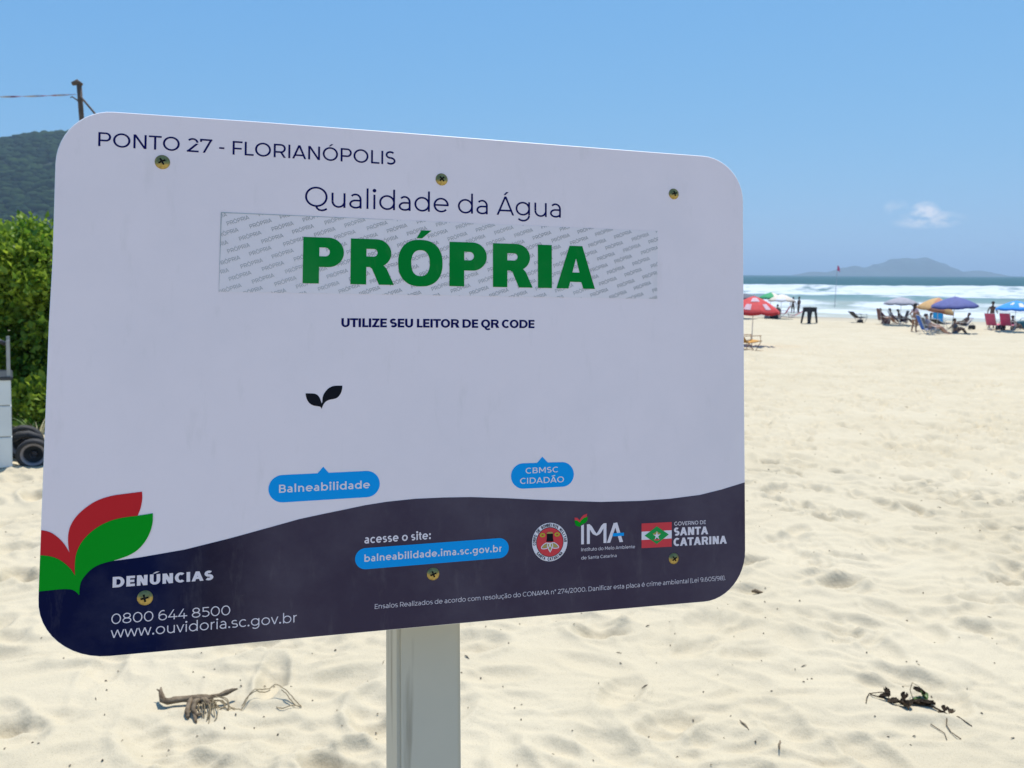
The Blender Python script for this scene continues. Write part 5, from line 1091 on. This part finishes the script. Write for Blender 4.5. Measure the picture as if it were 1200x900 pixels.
    if wear: garment('shorts', [0, 1, A0, A0 + 1, B0, B0 + 1], C[wear], 1.16, {1: (0, .35)})
    if top: garment('top', [1, 2, 3, A0 + 6, A0 + 7, B0 + 6, B0 + 7] if top != 'none' else [2], C[top], 1.16, {3: (2, .7)})
    if hat: mb = MB(); mb.lathe([(.17, -.01), (.172, 0), (.10, .01), (.095, .07), (.06, .10), (.001, .105)], n=20); mb.v = [v * s + (cr_ - V_((0, 0, .05))) * s for v in mb.v]; mb.build('hat', C[hat], r, True)
    return r
FACE_SEA = R(28)
# left cluster, beyond the right edge of the sign
parasol(9.16, 29.31, 1.92, 1.0, .58, ['red'], 'bright red parasol nearest the sign with pale printed patches', patches=[(.62, .88, 4.95, 5.25, 'lightpink'), (.22, .48, 4.2, 4.9, 'lightpink'), (.62, .88, 4.0, 4.3, 'lightpink')])
beach_chair(8.22, 26.5, R(75), C['ochre'], 'wooden beach chair with ochre fabric under the red parasol', M_woodc, 40, .28, 1.05)
parasol(21.6, 64.59, 2.15, 1.02, .45, ['green', 'green', 'cream', 'green'], 'green and cream parasol behind the red one')
parasol(21.95, 63.0, 2.02, 1.08, .48, ['cream', 'white'], 'cream parasol just right of the green one')
parasol(18.9, 62.93, 2.05, 1.25, .35, ['darkgrey'], 'dark grey parasol showing behind the top of the red parasol')
beach_chair(23.45, 67.06, R(-60), C['pink'], 'red pink beach chair lying open beside the cream parasol', M_metal, 30, .25, 1.2)
beach_chair(23.9, 66.0, R(-75), C['red'], 'low red beach chair in front of the red pink one', M_metal, 62, .18, 1.2)
person(22.47, 65.3, R(20), 'chair', 'tan', 'darkgrey', 'person in dark clothes seated under the cream parasol', top='black')
beach_chair(22.47, 65.3, R(20), C['darkgrey'], 'dark folding chair under the cream parasol holding a seated person')
def bag(x, y, s, col, label, az=0):
    z = float(base_z(x, y)); r = empty('beach_bag', (x, y, z), az, label=label, cat='bag', group='bags on the sand'); bm = bmesh.new(); bmesh.ops.create_cube(bm, size=1)
    bmesh.ops.subdivide_edges(bm, edges=bm.edges[:], cuts=3, use_grid_fill=True)
    for v in bm.verts:
        p = v.co.copy(); q = p.normalized() * .62; v.co = p.lerp(q, .45); v.co = Vector((v.co.x * s * 1.25 * (1 - .15 * v.co.z), v.co.y * s * .8, (v.co.z + .5) * s)) + Vector((random.uniform(-1, 1), random.uniform(-1, 1), 0)) * s * .03
    bm.verts.index_update(); mb = MB(); mb.add([v.co for v in bm.verts], [[v.index for v in f.verts] for f in bm.faces]); bm.free(); mb.build('bag_body', C[col], r, True)
    MB().tube([(-.3 * s, 0, .9 * s), (-.25 * s, 0, 1.25 * s), (0, 0, 1.4 * s), (.25 * s, 0, 1.25 * s), (.3 * s, 0, .9 * s)], .03 * s, 6).build('strap', C[col], r, True)
bag(21.28, 62.57, .48, 'black', 'black bag on the sand beneath the cream parasol'); bag(20.6, 62.3, .30, 'darkgrey', 'small dark bag on the sand behind the red parasol'); bag(31.7, 49.9, .40, 'black', 'black bag on the sand between the two pink chairs')
bag(33.85, 51.06, .55, 'teal', 'dark teal bag at the far right under the blue parasol'); bag(29.9, 50.0, .30, 'black', 'round black bag standing by the seated person right of the navy parasol')
person(27.28, 75.0, R(40), 'stand', 'dark', 'black', 'left one of the two people standing at the water edge', h=1.66, hair='long', group=None)
person(27.85, 75.0, R(-35), 'stand', 'dark', 'darkgrey', 'right one of the two people standing at the water edge', h=1.70)
# black folding table standing on the sand
def stand_table():
    x, y = 21.65, 56.11; z = float(base_z(x, y)); r = empty('plastic_table', (x, y, z), R(45 - 21), label='tall black plastic table with wide tapering legs alone on the sand', cat='table'); H_ = 1.18; w = .33
    MB().box((0, 0, H_ - .03), (w * 2 + .06, w * 2 + .06, .05), bev=.015).build('table_top', C['black'], r)
    for sx_ in (-1, 1):
        for sy_ in (-1, 1):
            v = []
            for zz, k in ((H_ - .055, 0), (0, 1)):
                wd = .27 if k == 0 else .15; o = w + (.0 if k == 0 else .09)
                v += [(sx_ * o, sy_ * o, zz), (sx_ * (o - wd), sy_ * o, zz), (sx_ * (o - wd), sy_ * (o - .022), zz), (sx_ * (o - .022), sy_ * (o - .022), zz), (sx_ * (o - .022), sy_ * (o - wd), zz), (sx_ * o, sy_ * (o - wd), zz)]
            f = [(i, (i + 1) % 6, 6 + (i + 1) % 6, 6 + i) for i in range(6)] + [(0, 1, 2, 3), (0, 3, 4, 5), (6, 9, 8, 7), (6, 11, 10, 9)]
            MB().add(v, f).build('leg', C['black'], r)
    for k in range(4): a = k * math.pi / 2; MB().box((math.sin(a) * (w - .02), math.cos(a) * (w - .02), H_ - .20), (w * 1.3 if k % 2 == 0 else .02, .02 if k % 2 == 0 else w * 1.3, .30)).build('apron', C['black'], r)
stand_table()
def flag():
    x, y = 36.9, 88.3; z = SEA; r = empty('warning_flag', (x, y, z), label='thin tall pole with a small red flag standing at the surf', cat='flag'); H_ = 4.75
    MB().tube([(0, 0, -1.2), (0, 0, 2), (.02, 0, H_)], [.035, .027, .018], 6).build('pole', C['grey'], r, True)
    v = []; f = []; n_ = 9
    for i in range(n_):
        t = i / (n_ - 1)
        for j in range(5): v.append((.02 + .30 * t, .06 * math.sin(t * 6) * t, H_ - .05 - .5 * j / 4 - .30 * t * t + .06 * math.sin(t * 5 + j)))
    for i in range(n_ - 1):
        for j in range(4): q = i * 5 + j; f.append((q, q + 5, q + 6, q + 1))
    k = len(v); v += [(a, b + .006, c) for a, b, c in v]; f += [tuple(k + i for i in q[::-1]) for q in f[:]]
    MB().add(v, f).build('flag_cloth', C['pink'], r, True)
flag()
# middle group under the grey parasol
parasol(27.15, 53.89, 2.0, 1.15, .42, ['grey'], 'pale grey parasol over the group in dark chairs', flat=.25)
person(28.35, 56.9, R(120), 'chair', 'dark', 'black', 'person in a dark top seated at the back under the middle of the grey parasol', top='darkgrey', h=1.66)
beach_chair(28.3, 56.95, R(120), C['darkgrey'], 'dark grey chair at the back under the middle of the grey parasol', M_metal, 20, .3, 1.1)
bag(27.15, 55.9, .42, 'plum', 'plum bag on the sand behind the upright dark red chair'); bag(25.6, 56.6, .30, 'black', 'black bag on the sand beside the low black reclined chair')
person(26.05, 45.0, R(96), 'ground', 'tan', 'darkgrey', 'person in grey sitting on the sand between the blue chair and the navy parasol pole', top='darkgrey', h=1.66)
beach_chair(25.9, 57.2, R(80), C['black'], 'low black reclined beach chair at the left end of the group', C['darkgrey'], 52, .34, 1.2)
beach_chair(26.75, 55.4, R(95), C['brown'], 'dark red upright beach chair under the left side of the grey parasol', M_metal, 12, .3, 1.15, backh=.72)
person(26.9, 55.4, R(95), 'chair', 'tan', 'brown', 'person with bare legs seated in the dark red chair', top='plum', lift=.03)
beach_chair(27.55, 54.3, R(100), C['plum'], 'plum coloured beach chair in the middle under the grey parasol', M_metal, 45, .26, 1.1)
person(27.65, 54.3, R(100), 'chair', 'dark', 'plum', 'person in plum clothes reclining under the middle of the grey parasol', top='plum')
beach_chair(28.45, 56.3, R(-80), C['black'], 'black beach chair under the right side of the grey parasol', M_metal, 14, .3, 1.1)
person(28.95, 55.0, R(-70), 'bend', 'tan', 'grey', 'person in grey shorts bending forward under the right edge of the grey parasol', h=1.62)
person(29.0, 53.7, R(-60), 'ground', 'dark', 'darkgrey', 'person sitting on the sand at the right end of the grey parasol group', top='grey')
# navy parasol group
parasol(26.16, 45.67, 2.20, 1.27, .52, ['navy'], 'large navy blue parasol over the people in the blue chair', tilt=5, tdir=R(-60))
parasol(26.62, 48.2, 2.08, 1.12, .80, ['yellow', 'orange', 'yellow', 'yellow'], 'tilted orange and yellow parasol behind the navy one', tilt=12, tdir=R(75), flat=.35)
beach_chair(23.75, 43.81, R(100), C['royal'], 'royal blue beach chair with its back to the sign, nearest the sea group', M_metal, 24, .30, 1.2, backh=.72)
person(24.0, 43.7, R(100), 'chair', 'fair', 'darkgrey', 'person with outstretched legs leaning back in the royal blue chair', top='grey', h=1.78, lift=.03)
person(24.75, 45.2, R(95), 'chair', 'tan', 'darkgrey', 'second person seated just behind the one in the blue chair', top='grey', h=1.74)
beach_chair(24.7, 45.25, R(95), C['darkgrey'], 'dark beach chair just behind the royal blue one', M_metal, 28, .30, 1.15)
person(24.35, 46.6, R(70), 'stand', 'tan', 'white', 'woman with long dark hair standing behind the royal blue chair', h=1.70, hair='long', top='lightpink')
beach_chair(29.0, 52.27, R(-165), C['cyan'], 'cyan beach chair turned towards the navy parasol', M_metal, 14, .34, 1.1)
beach_chair(28.1, 50.0, R(70), C['black'], 'black low lounger under the right side of the navy parasol', M_metal, 66, .30, 1.25)
person(28.97, 49.6, R(-85), 'chair', 'dark', 'black', 'person in black seated right of the navy parasol facing left', top='black', h=1.62)
beach_chair(28.97, 49.6, R(-85), C['white'], 'light grey folding chair right of the navy parasol')
# right group under the blue parasol
parasol(31.44, 48.14, 1.95, 1.12, .50, ['blue'], 'bright blue parasol with white print at the right edge', patches=[(.42, .8, 4.35, 4.75, 'white'), (.45, .75, 5.2, 5.5, 'white'), (.35, .6, 3.6, 3.9, 'white')], flat=.6)
person(31.95, 51.3, R(60), 'stand', 'dark', 'black', 'man with dark skin standing behind the left pink chair', h=1.76)
beach_chair(31.2, 49.8, R(60), C['pink'], 'pink beach chair, the left one of the pair by the blue parasol', M_metal, 26, .30, 1.15, backh=.72)
beach_chair(31.95, 49.5, R(60), C['pink'], 'pink beach chair, the right one of the pair under the blue parasol', M_metal, 22, .30, 1.15, backh=.72)
person(32.5, 49.75, R(80), 'ground', 'dark', 'darkgrey', 'person sitting on the sand under the blue parasol pole', top='plum', h=1.7)
beach_chair(31.9, 47.2, R(-60), C['lime'], 'yellow green beach chair at the far right edge', C['lime'], 35, .26, 1.15)

# ------------------------------------------------------------------ sea air
hz = MB().box((0, 0, 85), (44000, 44000, 182)).build('haze', None); hz['kind'] = 'stuff'
hm = bpy.data.materials.new('sea_air'); hm.use_nodes = True; t = hm.node_tree; t.nodes.clear(); ov = N(t, 'ShaderNodeOutputMaterial'); pv = N(t, 'ShaderNodeVolumePrincipled')
pv.inputs['Color'].default_value = (.58, .79, 1, 1); pv.inputs['Density'].default_value = .00024; pv.inputs['Anisotropy'].default_value = 0.2
t.links.new(pv.outputs[0], ov.inputs['Volume']); hz.data.materials.clear(); hz.data.materials.append(hm)
